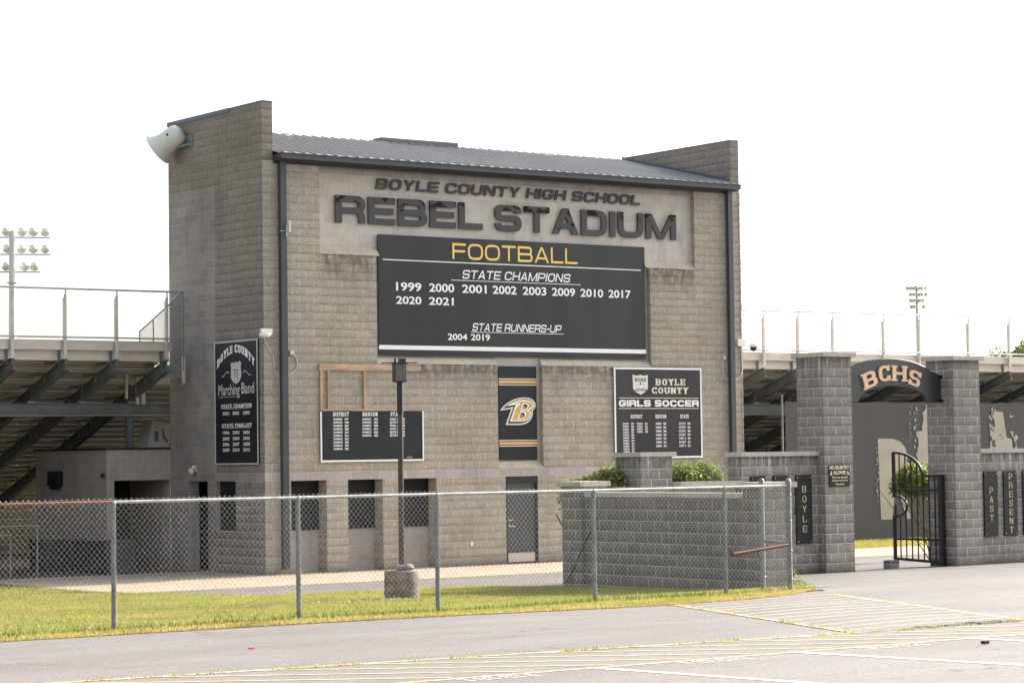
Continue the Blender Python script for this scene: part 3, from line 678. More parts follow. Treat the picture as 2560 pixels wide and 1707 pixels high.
caps_line(mb, "STATE CHAMPIONS", 5.90, 9.35, 7.285, 7.505, mp, W=1.22, t=.19, h=.16, r=.36, gap=.17, slant=.22); flat_rect(mb, 5.545, 9.69, 7.228, 7.243, mp, .004)
for i, yr in enumerate(("1999", "2000", "2001", "2002", "2003", "2009", "2010", "2017")):
    xa = (3.862, 4.865, 5.875, 6.83, 7.79, 8.74, 9.68, 10.62)[i]; wdt = .765
    font_line(mb, yr, xa, xa+wdt, 6.918, 7.135, mp, bold=.022)
for xa, yr in ((3.862, "2020"), (4.85, "2021")): font_line(mb, yr, xa, xa+.76, 6.588, 6.788, mp, bold=.022)
caps_line(mb, "STATE RUNNERS-UP", 6.19, 9.03, 5.955, 6.155, mp, W=1.2, t=.18, h=.16, r=.34, gap=.16, slant=.22); flat_rect(mb, 6.13, 9.105, 5.918, 5.931, mp, .004)
for xa, yr in ((5.415, "2004"), (6.13, "2019")): font_line(mb, yr, xa, xa+.60, 5.71, 5.877, mp, bold=.022)
flat_rect(mb, 3.337, 11.88, 5.448, 5.555, mp, .004)
mb.build("lettering", M['white'], fb)

nb, mp = board("logo_banner", 7.0, 8.215, 2.655, 5.07, .12, M['banner_blk'], "tall narrow black banner with gold stripes and a slanted gold letter B emblem", "banner", thick=.02)
for z0, z1 in ((4.625, 4.71), (3.045, 3.125)): mb = MB(); flat_rect(mb, 7.001, 8.214, z0, z1, mp, .003); mb.build("gold_stripe", M['gold2'], nb)
for z in (4.742, 4.588, 3.157, 3.012): mb = MB(); flat_rect(mb, 7.001, 8.214, z-.009, z+.009, mp, .003); mb.build("white_stripe", M['white'], nb)
# slanted B emblem traced as stacked shapes
EX0, EX1, EZ0, EZ1 = 7.035, 8.185, 3.555, 4.265
def eb(pts): return [(EX0+(x-160)/(1668-160)*(EX1-EX0), EZ1-(y-165)/(1375-165)*(EZ1-EZ0)) for x, y in pts]
outer = [(160,745),(300,560),(480,400),(690,280),(920,200),(1150,165),(1340,175),(1500,235),(1610,340),(1665,470),(1640,610),(1575,710),(1515,765),(1538,880),(1500,1040),(1410,1190),(1280,1300),(1110,1360),(930,1375),(385,1372),(635,660),(400,705)]
def inset(pts, k):
    q = [Vector(p) for p in pts]; n = len(q); out = []
    for i in range(n):
        a, p, b = q[i-1], q[i], q[(i+1) % n]; d0 = (p-a).normalized(); d1 = (b-p).normalized(); n0 = Vector((-d0.y, d0.x)); n1 = Vector((-d1.y, d1.x)); m = (n0+n1)
        m = m/max(.35, m.dot(n0)) if m.length > 1e-4 else n0
        out.append(p+m*k)
    return [(v.x, v.y) for v in out]
inner_w = [(440,545),(610,430),(830,330),(1010,280),(1200,265),(1370,290),(1500,350),(1570,430),(1590,520),(1540,620),(1450,700),(1370,735),(1440,800),(1455,900),(1410,1030),(1320,1140),(1200,1205),(1060,1225),(560,1225),(790,560),(850,480)]
gold_b = [(690,430),(850,365),(1040,330),(1250,335),(1420,370),(1520,430),(1535,500),(1480,590),(1380,670),(1240,735),(1370,790),(1410,870),(1380,990),(1300,1090),(1180,1155),(1050,1175),(650,1175),(820,660),(900,540),(1010,470),(960,405)]
cnt1 = [(1120,400),(1230,400),(1330,450),(1365,540),(1320,640),(1200,715),(1020,730)]
cnt2 = [(1010,760),(1110,760),(1210,800),(1250,880),(1220,1000),(1140,1090),(1040,1120),(890,1125)]
k1 = [(1160,450),(1240,460),(1310,530),(1290,610),(1210,665),(1085,670)]; k2 = [(1045,820),(1130,830),(1190,890),(1170,990),(1100,1065),(955,1072)]
g1 = [(1160,545),(1200,555),(1215,595),(1190,635),(1125,640)]; g2 = [(1050,905),(1090,930),(1100,980),(1060,1035),(990,1045)]
em = None
for nm, shapes, mt, d in (("emblem_outline", [outer], 'white', .003), ("emblem_outline", [inset(outer, 22)], 'tan', .0045), ("emblem_shadow", [inset(outer, 68)], 'iron', .006), ("emblem_outline", [inner_w], 'white', .0075), ("emblem_fill", [gold_b], 'gold2', .009), ("emblem_outline", [cnt1, cnt2], 'white', .0105), ("emblem_shadow", [k1, k2], 'iron', .012), ("emblem_fill", [g1, g2], 'gold2', .0135)):
    for s_ in shapes: mb = MB(); flat_poly(mb, eb(s_)[::-1], mp, d); mb.build(nm, M[mt], nb)

db, mp = board("district_board", 1.54, 4.56, 2.675, 3.91, -.012, M['black'], "wide black champions board with white lists of DISTRICT, REGION and STATE years below bare lumber", "sign board", thick=.03)
mb = MB(); y0, y1 = -.056, -.038
for a, b in (((1.536, y0, 2.67), (1.575, y1, 3.90)), ((4.525, y0, 2.67), (4.565, y1, 3.915)), ((1.575, y0, 2.67), (4.525, y1, 2.715))): mb.box(a, b)
mb.build("frame", M['white'], db)
mb = MB()
sl = dict(W=.8, t=.25, h=.18, r=.3, gap=.36, serif=.25, space=.6)
caps_line(mb, "DISTRICT", 1.905, 2.355, 3.785, 3.885, mp, **sl); caps_line(mb, "REGION", 2.76, 3.195, 3.785, 3.885, mp, **sl); caps_line(mb, "STATE", 3.585, 3.93, 3.785, 3.885, mp, **sl); mb.build("heading_lettering", M['white'], db); mb = MB()
for i, yr in enumerate("1997 1998 2001 2008 2013 2014 2015 2020 2021 2022".split()):
    z = 3.687-i*.0805; font_line(mb, "CHAMPION", 1.905, 2.165, z, z+.055, mp, bold=.03); font_line(mb, yr, 2.235, 2.345, z, z+.055, mp, bold=.03)
for i, (yr, tx) in enumerate(zip("2003 2005 2008 2014 2020 2022".split(), ("SWEET 16", "ELITE 8", "FINAL 4", "SWEET 16", "ELITE 8", "ELITE 8"))):
    z = 3.687-i*.0805; font_line(mb, "CHAMPION", 2.745, 3.005, z, z+.055, mp, bold=.03); font_line(mb, yr, 3.085, 3.205, z, z+.055, mp, bold=.03)
    font_line(mb, tx, 3.56, 3.80, z, z+.055, mp, bold=.03); font_line(mb, yr, 3.875, 4.0, z, z+.055, mp, bold=.03)
mb.build("list_lettering", M['white'], db); mb = MB(); font_line(mb, "~~~", 4.05, 4.22, 2.755, 2.775, mp)
mb.build("list_lettering", M['white'], db)

gs, mp = board("girls_soccer_board", 10.675, 13.71, 2.645, 5.065, -.012, M['board'], "black GIRLS SOCCER board with a shield and lists of champion years behind the charcoal pillar", "sign board", frame=.045, thick=.03)
def gx(u): return 10.675+(u-35)/(1520-35)*(13.71-10.675)
def gz(v): return 5.065-(v-25)/(1555-25)*(5.065-2.645)
mb = MB(); caps_line(mb, "GIRLS SOCCER", gx(110), gx(1470), gz(682), gz(572), mp, W=1.25, t=.33, h=.25, r=.36, gap=.13, space=.6)
dl = dict(W=.8, t=.25, h=.18, r=.3, gap=.34, serif=.25)
mb.build("headline_lettering", M['white'], gs); mb = MB(); caps_line(mb, "DISTRICT", gx(305), gx(495), gz(880), gz(818), mp, **dl); caps_line(mb, "REGION", gx(723), gx(900), gz(880), gz(818), mp, **dl); caps_line(mb, "STATE", gx(1145), gx(1288), gz(880), gz(818), mp, **dl); mb.build("column_lettering", M['white'], gs); mb = MB()
for i, yr in enumerate("1999 2002 2005 2007 2008 2009 2010 2011 2012 2013 2014".split()):
    v = 988+i*47.2; font_line(mb, "CHAMPION", gx(165+i), gx(264+i), gz(v), gz(v-34), mp, bold=.03); font_line(mb, yr, gx(308+i*.6), gx(354+i*.6), gz(v), gz(v-34), mp, bold=.03)
for i, yr in enumerate("2016 2017 2018 2020".split()):
    v = 986+i*46; font_line(mb, "CHAMPION", gx(403), gx(500), gz(v), gz(v-33), mp, bold=.03); font_line(mb, yr, gx(540), gx(588), gz(v), gz(v-33), mp, bold=.03)
for i, (yr, tx) in enumerate(zip("2005 2006 2008 2009 2010 2011 2015".split(), ("ELITE EIGHT",)*4+("SWEET 16", "ELITE EIGHT", "SWEET 16"))):
    v = 992+i*63; font_line(mb, "CHAMPION", gx(723), gx(820), gz(v), gz(v-40), mp, bold=.03); font_line(mb, yr, gx(851), gx(902), gz(v), gz(v-40), mp, bold=.03)
    font_line(mb, tx, gx(1120), gx(1236), gz(v), gz(v-40), mp, bold=.02); font_line(mb, yr, gx(1268), gx(1316), gz(v), gz(v-40), mp, bold=.03)
mb.build("list_lettering", M['white'], gs)
mb = MB(); flat_rect(mb, gx(110), gx(1468), gz(544), gz(532), mp, .004); flat_rect(mb, gx(110), gx(1470), gz(719), gz(708), mp, .004)
caps_line(mb, "BOYLE", gx(737), gx(1238), gz(320), gz(212), mp, W=.95, t=.30, h=.17, r=.42, gap=.26, serif=.35); caps_line(mb, "COUNTY", gx(668), gx(1288), gz(462), gz(355), mp, W=.95, t=.30, h=.17, r=.42, gap=.26, serif=.35)
mb.build("heading_lettering", M['cream'], gs)
mb = MB(); flat_poly(mb, [(gx(x), gz(y)) for x, y in ((345,145),(410,160),(475,147),(540,160),(600,145),(600,385),(545,440),(480,482),(405,440),(350,385))][::-1], mp, .004); sh = mb.build("shield_emblem", M['cream'], gs)
mb = MB(); caps_line(mb, "BCHS", gx(388), gx(570), gz(258), gz(198), mp, thick=.007, W=.7, t=.2, h=.15, r=.3, gap=.28, serif=.3); font_line(mb, "Lady Rebels", gx(382), gx(582), gz(432), gz(372), mp, thick=.007, bold=.01)
mb.build("shield_lettering", M['iron'], sh); mb = MB(); cx0, cz0, rr = gx(474), gz(325), .085
flat_poly(mb, [(cx0+rr*.42*math.cos(R(90+72*k)), cz0+.04+rr*.38*math.sin(R(90+72*k))) for k in range(5)], mp, .0095)
for k in range(5):
    a = R(18+72*k); flat_poly(mb, [(cx0+rr*.86*math.cos(a)+.018*math.cos(R(90*q+45)), cz0+rr*.86*math.sin(a)+.018*math.sin(R(90*q+45))) for q in range(4)], mp, .0095)
mb.build("ball_patch", M['iron'], sh)
mb = MB(); flat_poly(mb, [(cx0+rr*math.cos(2*math.pi*k/20), cz0+rr*math.sin(2*math.pi*k/20)) for k in range(20)], mp, .0075); mb.build("soccer_ball", M['white'], sh)

# marching band sign on the side wall
ms = empty("marching_band_sign", (-.02, 1.27, 2.65), "tall black Marching Band champions sign with white border on the shaded side wall", "sign board")
mb = MB(); mb.box((-.05, .225, 2.65), (-.003, 2.32, 5.655)); mb.build("panel", M['black'], ms)
mb = MB(); xa, xb = -.062, -.046
for a, b in (((xa, .222, 2.646), (xb, .25, 5.659)), ((xa, 2.295, 2.646), (xb, 2.324, 5.659)), ((xa, .25, 2.646), (xb, 2.295, 2.675)), ((xa, .25, 5.63), (xb, 2.295, 5.659))): mb.box(a, b)
mb.build("frame", M['greyl'], ms)
mp = plane_side(-.05)
def sy(u): return -2.32+(u-60)/(560-60)*(2.32-.225)       # picture u -> text axis (-Y)
def sz(v, u=310): t_ = 78-(u-60)/500*38; b2 = 1520; return 5.655-(v-t_)/(b2-t_)*(5.655-2.65)
mb = MB()
bow = lambda q: .36*(1-((q-sy(307))/(sy(520)-sy(307)))**2)
caps_line(mb, "BOYLE COUNTY", sy(92), sy(525), sz(372), sz(278), mp, W=.75, t=.26, h=.14, r=.35, gap=.26, serif=.3, bow=bow, space=.45)
for tx, v0, v1, ua, ub in (("STATE CHAMPION", 852, 806, 133, 488), ("STATE FINALIST", 1082, 1038, 142, 487)): caps_line(mb, tx, sy(ua), sy(ub), sz(v0), sz(v1), mp, W=.75, t=.17, h=.11, r=.3, gap=.25, serif=.3, space=.5)
flat_rect(mb, sy(150), sy(480), sz(861), sz(857), mp, .004); flat_rect(mb, sy(150), sy(482), sz(1091), sz(1087), mp, .004)
for row, v in (("2001 2002 2003", 935), ("1996 2001 2002", 1165), ("2003 2004 2005", 1235), ("2006 2007 2008", 1303), ("2009 2010 2012", 1370)):
    for k, yr in enumerate(row.split()): u = (150, 267, 388)[k]; font_line(mb, yr, sy(u), sy(u+78), sz(v), sz(v-40), mp, bold=.02)
mb.build("lettering", M['white'], ms)
mb = MB(); font_line(mb, "Marching", sy(103), sy(354), sz(738), sz(568), mp, bold=.012); font_line(mb, "Band", sy(374), sy(520), sz(690), sz(556), mp, bold=.012); flat_rect(mb, sy(110), sy(313), sz(722), sz(716), mp, .004); mb.build("heading_lettering", M['greyl'], ms)
shp = [(250,325),(268,310),(290,322),(312,304),(334,318),(356,298),(374,322),(366,372),(372,430),(374,480),(350,540),(314,572),(276,546),(252,490),(256,380)]
mb = MB(); flat_poly(mb, [(sy(x), sz(y)) for x, y in shp][::-1], mp, .004); sh = mb.build("badge_emblem", M['greyl'], ms)
mb = MB(); cxs, czs = sy(313), sz(440)
for x, y, x2, y2 in ((278,398,340,408),(296,418,330,424),(296,440,302,495),(326,440,332,510),(296,440,330,446)): flat_rect(mb, min(sy(x), sy(x2)), max(sy(x), sy(x2)), min(sz(y), sz(y2)), max(sz(y), sz(y2)), mp, .006)
mb.build("badge_detail", M['iron'], sh)
for sgn in (1, -1):
    mb = MB(); c0 = sy(313); pts = []
    for k in range(9):
        a = k/8; pts.append((c0+sgn*(sy(392)-c0+a*.38), sz(440)+.05*math.sin(a*5.5)-.02*a))
    for a, b in zip(pts[:-1], pts[1:]): flat_poly(mb, [(a[0], a[1]-.012), (b[0], b[1]-.008), (b[0], b[1]+.008), (a[0], a[1]+.012)][::sgn], mp, .004)
    mb.build("scroll_ornament", M['greyl'], ms)

# bare lumber frame
lf = empty("lumber_frame", (3.0, -.02, 3.9), "bare wooden frame left on the block wall above the DISTRICT board", "frame")
for nm, a, b, mt in (("plank", (1.52, -.05, 4.905), (4.50, -.004, 5.06), 'wood'), ("plank", (1.545, -.05, 3.93), (1.63, -.004, 4.90), 'wood_v'), ("plank", (1.755, -.05, 3.96), (1.83, -.004, 4.90), 'wood_v'), ("plank", (2.80, -.05, 3.96), (2.885, -.004, 4.90), 'wood_v'), ("plank", (1.60, -.055, 3.915), (4.45, -.004, 3.962), 'wood')):
    mb = MB(); mb.box(a, b, bev=.006); mb.build(nm, M[mt], lf)

# ------------------------------------------------------------------ small things on the building
def cable(mb, pts, r=.013, m=0):
    q = rounded([Vector((p[0], p[2])) for p in pts], .15); mb.tube([(v.x, pts[0][1], v.y) for v in q], r, 6, m)
cm = empty("security_camera", (.03, -.03, 5.8), "white dome security camera on the block corner above the Marching Band sign", "camera")
mb = MB(); mb.box((-.115, -.10, 5.735), (.19, -.004, 5.895), bev=.01); mb.build("housing", M['wplast'], cm)
mb = MB(); mb.lathe([(.001, -.02), (.13, -.02), (.14, .02), (.14, .05), (.10, .075), (.001, .09)], (-.06, -.15, 5.755), (0, 0, -1), 20); mb.build("dome", M['wplast'], cm)
mb = MB(); cable(mb, [(-.01, -.016, 5.68), (.07, -.016, 5.47), (.24, -.016, 5.27), (.275, -.016, 5.05), (.26, -.016, 4.88), (.40, -.016, 4.75)]); mb.build("cable", M['gplast'], cm)
jb = empty("junction_box", (.75, -.03, 5.3), "small grey junction box with a curved cable right of the left downspout", "electrical box")
mb = MB(); mb.box((.69, -.07, 5.275), (.81, -.004, 5.385), bev=.006); mb.build("box", M['gplast'], jb)
mb = MB(); cable(mb, [(.81, -.016, 5.30), (.90, -.016, 5.18), (.93, -.016, 5.0), (.84, -.016, 4.87), (.59, -.016, 4.76)]); mb.build("cable", M['gplast'], jb)
cm = empty("security_camera", (15.3, -.1, 5.75), "white dome security camera on an arm at the right wall end beside the bleachers", "camera")
mb = MB(); mb.box((15.03, -.09, 5.69), (15.30, -.004, 5.88), bev=.01); mb.build("housing", M['wplast'], cm)
mb = MB(); mb.tube([(15.28, -.05, 5.80), (15.55, -.05, 5.84), (15.62, -.05, 5.78)], .02, 8); mb.lathe([(.001, -.05), (.06, -.05), (.15, 0), (.15, .05), (.11, .06)], (15.62, -.05, 5.73), (0, 0, -1), 20); mb.build("arm", M['wplast'], cm)
mb = MB(); mb.lathe([(.10, .0), (.095, .05), (.05, .10), (.001, .115)], (15.62, -.05, 5.67), (0, 0, -1), 20); mb.build("dome", M['iron'], cm)
mb = MB(); cable(mb, [(15.18, -.02, 5.69), (15.20, -.02, 5.42), (15.235, -.02, 5.02), (15.12, -.02, 4.80), (14.93, -.02, 4.765)]); mb.build("cable", M['gplast'], cm)
jb = empty("junction_box", (14.57, -.03, 5.35), "small grey junction box with hanging cable left of the right downspout", "electrical box")
mb = MB(); mb.box((14.52, -.06, 5.31), (14.61, -.004, 5.44), bev=.006); mb.build("box", M['gplast'], jb)
mb = MB(); cable(mb, [(14.53, -.016, 5.31), (14.50, -.016, 4.98), (14.58, -.016, 4.82), (14.70, -.016, 4.75)]); mb.build("cable", M['gplast'], jb)
ap = empty("panel_antenna", (.57, -.2, 8.3), "slim white panel antenna strapped to the left downspout", "antenna")
mb = MB(); mb.box((.585, -.27, 8.215), (.625, -.20, 8.50), bev=.008); mb.build("antenna_panel", M['wplast'], ap)
mb = MB(); mb.tube([(.535, -.21, 8.11), (.535, -.21, 8.39)], .012, 8); mb.box((.39, -.17, 8.245), (.60, -.165, 8.262)); mb.box((.53, -.235, 8.30), (.60, -.20, 8.32)); mb.build("bracket", M['galv'], ap)
for x, h_, lb in ((3.34, .30, "thin white whip antenna on the roof behind the left parapet"), (11.86, .42, "thin white whip antenna on the roof nearest the right parapet")):
    wa = empty("whip_antenna", (x, 4.4, 11.3), lb, "antenna", "whip antennas on the roof")
    mb = MB(); mb.tube([(x, 4.4, rz(4.4)+.05), (x, 4.4, rz(4.4)+.08+h_)], .014, 6); mb.build("mast", M['wplast'], wa)
    mb = MB(); mb.box((x-.05, 4.35, rz(4.35)+.03), (x+.05, 4.45, rz(4.4)+.11), bev=.01); mb.build("foot", M['wplast'], wa)
# loudspeaker horn
hn = empty("horn_loudspeaker", (-.35, 4.1, 10.85), "large pale grey horn loudspeaker aimed down to the left at the top back corner", "loudspeaker")
ax = Vector((-.50, .62, -.55)).normalized(); o = Vector((-.20, 3.85, 11.02))
mb = MB(); mb.lathe([(a_*.88, b_*.88) for a_, b_ in [(.001, -.13), (.18, -.12), (.27, -.05), (.305, .05), (.315, .25), (.32, .42), (.36, .58), (.43, .71), (.49, .76), (.49, .775), (.46, .775), (.33, .55), (.26, .3), (.2, .1), (.001, .05)]], o, ax, 32); mb.build("horn_body", M['horn'], hn)
mb = MB(); mb.bar(Vector((-.001, 3.55, 10.74)), o+ax*.18+Vector((0, 0, -.27)), .05, .05); mb.bar(Vector((-.001, 3.75, 10.9)), o-ax*.05, .06, .06); mb.box((-.02, 3.45, 10.66), (-.001, 3.72, 10.98)); mb.build("bracket", M['galv_post'], hn)
mb = MB(); mb.lathe([(.001, 0), (.035, 0), (.03, .02), (.001, .02)], o+ax*.30+Vector((-.16, -.22, .12)), Vector((-.5, -.7, .45)), 10); mb.build("plug", M['iron'], hn)
fl = empty("flood_lamp", (-.05, 3.4, 2.55), "small twin flood lamp on the shaded side wall above the doorway", "lamp")
for y, z, r in ((3.46, 2.52, .085), (3.335, 2.61, .055)):
    mb = MB(); mb.lathe([(.001, 0), (r*.5, 0), (r*.6, .05), (r, .12), (r*.9, .135), (.001, .12)], (-.03, y, z), (-.8, -.3, -.25), 14); mb.build("lamp_head", M['cream'], fl)
mb = MB(); mb.box((-.04, 3.33, 2.47), (-.003, 3.47, 2.62)); mb.build("base_plate", M['gplast'], fl)

# ------------------------------------------------------------------ low storage building at the left, bins, rails
sb = empty("storage_building", (-.9, 6.8, 0), "low block storage room under the left bleachers with a dark wide opening", "building")
mb = MB()
def low_fn(x, z):
    if -1.59 < x < 0 and z < ZB0+.04: return (2.2, 1, 0)  # back of the opening is black, standing in for the unlit interior
    return (0, 0, 0)
relief(mb, [-1.80, -1.59, 0.0], [0, ZB0+.04, 3.05], low_fn, lambda u, v, d: (u, 4.753+d, v))
mb.quad((-1.80, 8.85, 0), (-1.80, 4.753, 0), (-1.80, 4.753, 3.05), (-1.80, 8.85, 3.05)); mb.quad((-1.8, 8.85, 0), (-1.8, 8.85, 3.05), (2, 8.85, 3.05), (2, 8.85, 0)); mb.quad((0, 4.76, 0), (0, 6.95, 0), (0, 6.95, 2.27), (0, 4.76, 2.27)); mb.quad((-1.59, 4.76, 2.272), (0, 4.76, 2.272), (0, 6.95, 2.272), (-1.59, 6.95, 2.272))
mb.build("wall", [M['low_blk'], M['win']], sb)
mb = MB(); mb.box((-1.86, 4.72, 3.05), (2.0, 8.9, 3.10)); mb.build("roof", M['iron'], sb)
mb = MB(); mb.box((-1.98, 7.22, 2.13), (-1.803, 7.82, 2.53), bev=.02); mb.box((-1.95, 7.3, 2.05), (-1.85, 7.7, 2.13)); tag(mb.build("wall_lantern", M['iron']), "dark box light fixture on the shaded end wall of the storage room", "lamp")
mb = MB(); mb.box((-1.86, 4.82, 2.35), (-1.803, 4.97, 2.47), bev=.008); tag(mb.build("electrical_box", M['trim']), "small dark electrical box near the corner of the storage room wall", "electrical box")
bins = [(-2.15, 3.75, "dark blue lidded waste bin nearest the storage room corner"), (-2.18, 4.72, "dark blue lidded waste bin second from the storage room corner"), (-2.16, 5.70, "dark blue lidded waste bin third from the storage room corner"), (-2.4, 6.75, "dark blue lidded waste bin farthest back in the row under the bleachers")]
for i, (x, y, lb) in enumerate(bins):
    th = empty("waste_bin", (x, y, 0), lb, "bin", "waste bins by the storage room")
    mb = MB(); h_ = .74
    prof = [(-.40, -.44), (.36, -.44), (.40, -.40), (.40, .40), (.36, .44), (-.40, .44)]
    n = len(prof); lo = [(x+a*.9, y+b*.9, .03) for a, b in prof]; hi = [(x+a, y+b, h_) for a, b in prof]
    mb.mesh(lo+hi, [tuple(range(n-1, -1, -1)), tuple(range(n, 2*n))]+[(k, (k+1) % n, n+(k+1) % n, n+k) for k in range(n)]); mb.build("bin_body", M['binp'], th)
    mb = MB(); mb.box((x-.43, y-.47, h_), (x+.43, y+.47, h_+.07), bev=.03); mb.build("lid", M['bin_l'], th)
pr = empty("pipe_rail", (-4.4, 4.0, 0), "low galvanised pipe railing under the left bleachers", "railing")
mb = MB(); mb.tube([(-7, 4.0, 1.23), (-4.0, 4.0, 1.23)], .021); mb.tube([(-7, 4.0, 1.03), (-4.75, 4.0, 1.03)], .021); mb.tube([(-4.75, 4.0, 0), (-4.75, 4.0, 1.05)], .024); mb.tube([(-4.05, 4.0, 0.), (-4.05, 4.0, 1.23)], .021); mb.tube([(-6.3, 4.0, 0.), (-6.3, 4.0, 1.23)], .021); mb.build("rail", M['galv_post'], pr)
cbx = empty("cardboard_box", (.6, 6.6, 3.1), "tilted pale carton lying on the storage room roof beside the tower wall", "box")
mb = MB(); mb.prism([(-.32, 0), (.30, 0), (.36, .62), (-.18, .72)], (.62, 6.55, 3.10), (.62, 7.1, 3.10), (1, 0, 0), (0, 0, 1)); mb.build("carton", M['board_box'], cbx)
mb = MB(); mb.prism([(-.12, .18), (.0, .16), (.0, .42), (-.12, .44)], (.62, 6.545, 3.10), (.62, 6.549, 3.10), (1, 0, 0), (0, 0, 1)); mb.prism([(.08, .5), (.13, .25), (.25, .12), (.27, .2), (.19, .3), (.14, .5)], (.62, 6.545, 3.10), (.62, 6.549, 3.10), (1, 0, 0), (0, 0, 1)); mb.build("print", M['blue_ink'], cbx)

# ------------------------------------------------------------------ chain-link fabric
def fabric(name, p0, p1, zb, zt, parent, cw=.035, ch=.0775, r=.0025, mat=None, over=.05):
    """woven zig-zag wires between two points; zb/zt functions of parameter 0..1"""
    p0 = np.array(p0, float); p1 = np.array(p1, float); L = np.linalg.norm(p1-p0); d = (p1-p0)/L; nrm = np.array([-d[1], d[0]])
    n = int(L/cw); V = []; F = []
    for i in range(n+1):
        s0 = i*cw; z0 = zb(s0/L); z1 = zt(s0/L)+over; k = int((z1-z0)/(ch/2)); j = np.arange(k+1)
        # each wire zig-zags one cell wide, neighbouring wires interlock
        ss = s0+np.where((j+i) % 2 == 0, -cw/2, cw/2)*1.04; zz = z0+j*ch/2; off = np.where((j+i) % 2 == 0, r*1.1, -r*1.1)
        c = np.stack([p0[0]+d[0]*ss+nrm[0]*off, p0[1]+d[1]*ss+nrm[1]*off, zz], 1)
        dd = np.array([d[0], d[1], 0]); q = [np.array([0, 0, r])+dd*0, dd*r*.8+np.array([nrm[0], nrm[1], 0])*r*.8, -dd*r*.8+np.array([nrm[0], nrm[1], 0])*-r*.8]
        q = [np.array([nrm[0], nrm[1], 0])*r, dd*r*.87-np.array([nrm[0], nrm[1], 0])*r*.5, -dd*r*.87-np.array([nrm[0], nrm[1], 0])*r*.5]
        base = sum(len(x) for x in V); V.append(np.stack([c+qq for qq in q], 1).reshape(-1, 3))
        a = base+np.arange(k)*3
        for m_ in range(3): F.append(np.stack([a+m_, a+(m_+1) % 3, a+3+(m_+1) % 3, a+3+m_], 1))
    return big_mesh(name, np.concatenate(V), np.concatenate(F), [mat or M['wire']], parent=parent)
FY = -24.85
fe = empty("chain_link_fence", (-10, FY, .77), "long galvanised chain link fence along the grass edge with one rusty top rail", "fence")
FX = [-19.1, -16.62, -14.08, -11.99, -9.42, -7.08]; CX = -5.86
for x in FX:
    mb = MB(); mb.tube([(x, FY, .70), (x, FY, 2.265)], .030, 12); mb.lathe([(.034, -.04), (.034, .0), (.030, .03), (.012, .045), (.001, .045)], (x, FY, 2.265), (0, 0, 1), 12); mb.build("post", M['galv_post'], fe)
for x, y in ((CX, FY), (CX+.13, FY+.72)):
    mb = MB(); mb.tube([(x, y, .66), (x, y, 2.34)], .038, 14); mb.lathe([(.043, -.06), (.043, .0), (.036, .03), (.015, .05), (.001, .052)], (x, y, 2.34), (0, 0, 1), 14)
    for z in (.95, 1.35, 1.78, 2.15): mb.lathe([(.0385, -.012), (.043, -.012), (.043, .012), (.0385, .012)], (x, y, z), (0, 0, 1), 14)
    mb.build("post", M['galv_post'], fe)
mb = MB(); mb.tube([(-16.62, FY, 2.29), (CX, FY, 2.285)], .021, 10); mb.build("top_rail", M['galv'], fe)
mb = MB(); mb.tube([(-24, FY, 2.29), (-16.60, FY, 2.29)], .021, 10); tag(mb.build("top_rail", M['rust'], fe), "rusty red top rail")
mb = MB(); mb.tube([(CX, FY, 1.46), (CX+.13, FY+.72, 1.48)], .021, 10); mb.build("brace_rail", M['galv_post'], fe)
mb = MB(); mb.tube([(-6.99, FY-.06, 1.345), (CX-.05, FY-.03, 1.44)], .024, 10); mb.tube([(-7.07, FY, 1.46), (-6.99, FY-.05, 1.36)], .012, 6); mb.build("brace_rail", M['rust'], fe)
fabric("mesh_fabric", (-21, FY-.032), (CX, FY-.032), lambda s: .785, lambda s: 2.29, fe)
fabric("mesh_fabric", (CX-.03, FY+.02), (CX+.10, FY+.72), lambda s: .77, lambda s: 2.26, fe, over=0)

# ------------------------------------------------------------------ lamp post
LX, LY = -5.73, -14.54
lp = empty("lamp_post", (LX, LY, .27), "tall brown lamp post with a boxy metal head on a round concrete base", "lamp post")
mb = MB(); mb.tube([(LX, LY, .72), (LX+.012, LY, 3.56)], .049, 16); mb.build("pole", M['brown'], lp)
mb = MB(); mb.tube([(LX+.012, LY, 3.55), (LX+.012, LY, 4.11)], .058, 16); mb.build("collar", M['iron'], lp)
mb = MB()
Rt = Matrix.Rotation(R(-20), 3, 'Z')
def rb(mb, x0, x1, y0, y1, z0, z1, m=0):
    P = [Rt @ Vector((x, y, 0))+Vector((LX+.012, LY, z)) for z in (z0, z1) for x, y in ((x0, y0), (x1, y0), (x1, y1), (x0, y1))]
    mb.mesh(P, [(3, 2, 1, 0), (4, 5, 6, 7), (0, 1, 5, 4), (1, 2, 6, 5), (2, 3, 7, 6), (3, 0, 4, 7)], m)
rb(mb, -.10, .10, -.085, .085, 4.13, 4.43); hd = mb.build("lamp_housing", M['lampg'], lp)
mb = MB(); rb(mb, -.125, .125, -.11, .11, 4.432, 4.455); rb(mb, -.11, .11, -.095, .095, 4.108, 4.128); rb(mb, -.118, -.102, -.09, .09, 4.13, 4.43); mb.build("rim", M['iron'], hd)
mb = MB(); rb(mb, -.10, -.075, -.03, .03, 4.456, 4.535); rb(mb, -.02, .105, -.035, .035, 4.456, 4.53); mb.build("photocell_box", M['brown'], lp)
mb = MB(); rb(mb, -.33, .33, -.012, .012, 4.445, 4.462); mb.build("cross_arm", M['iron'], lp)
mb = MB(); mb.lathe([(.315, -.15), (.31, .30), (.308, .47), (.295, .488), (.001, .50)], (LX, LY, .27), (0, 0, 1), 40); mb.build("concrete_base", M['conc'], lp)
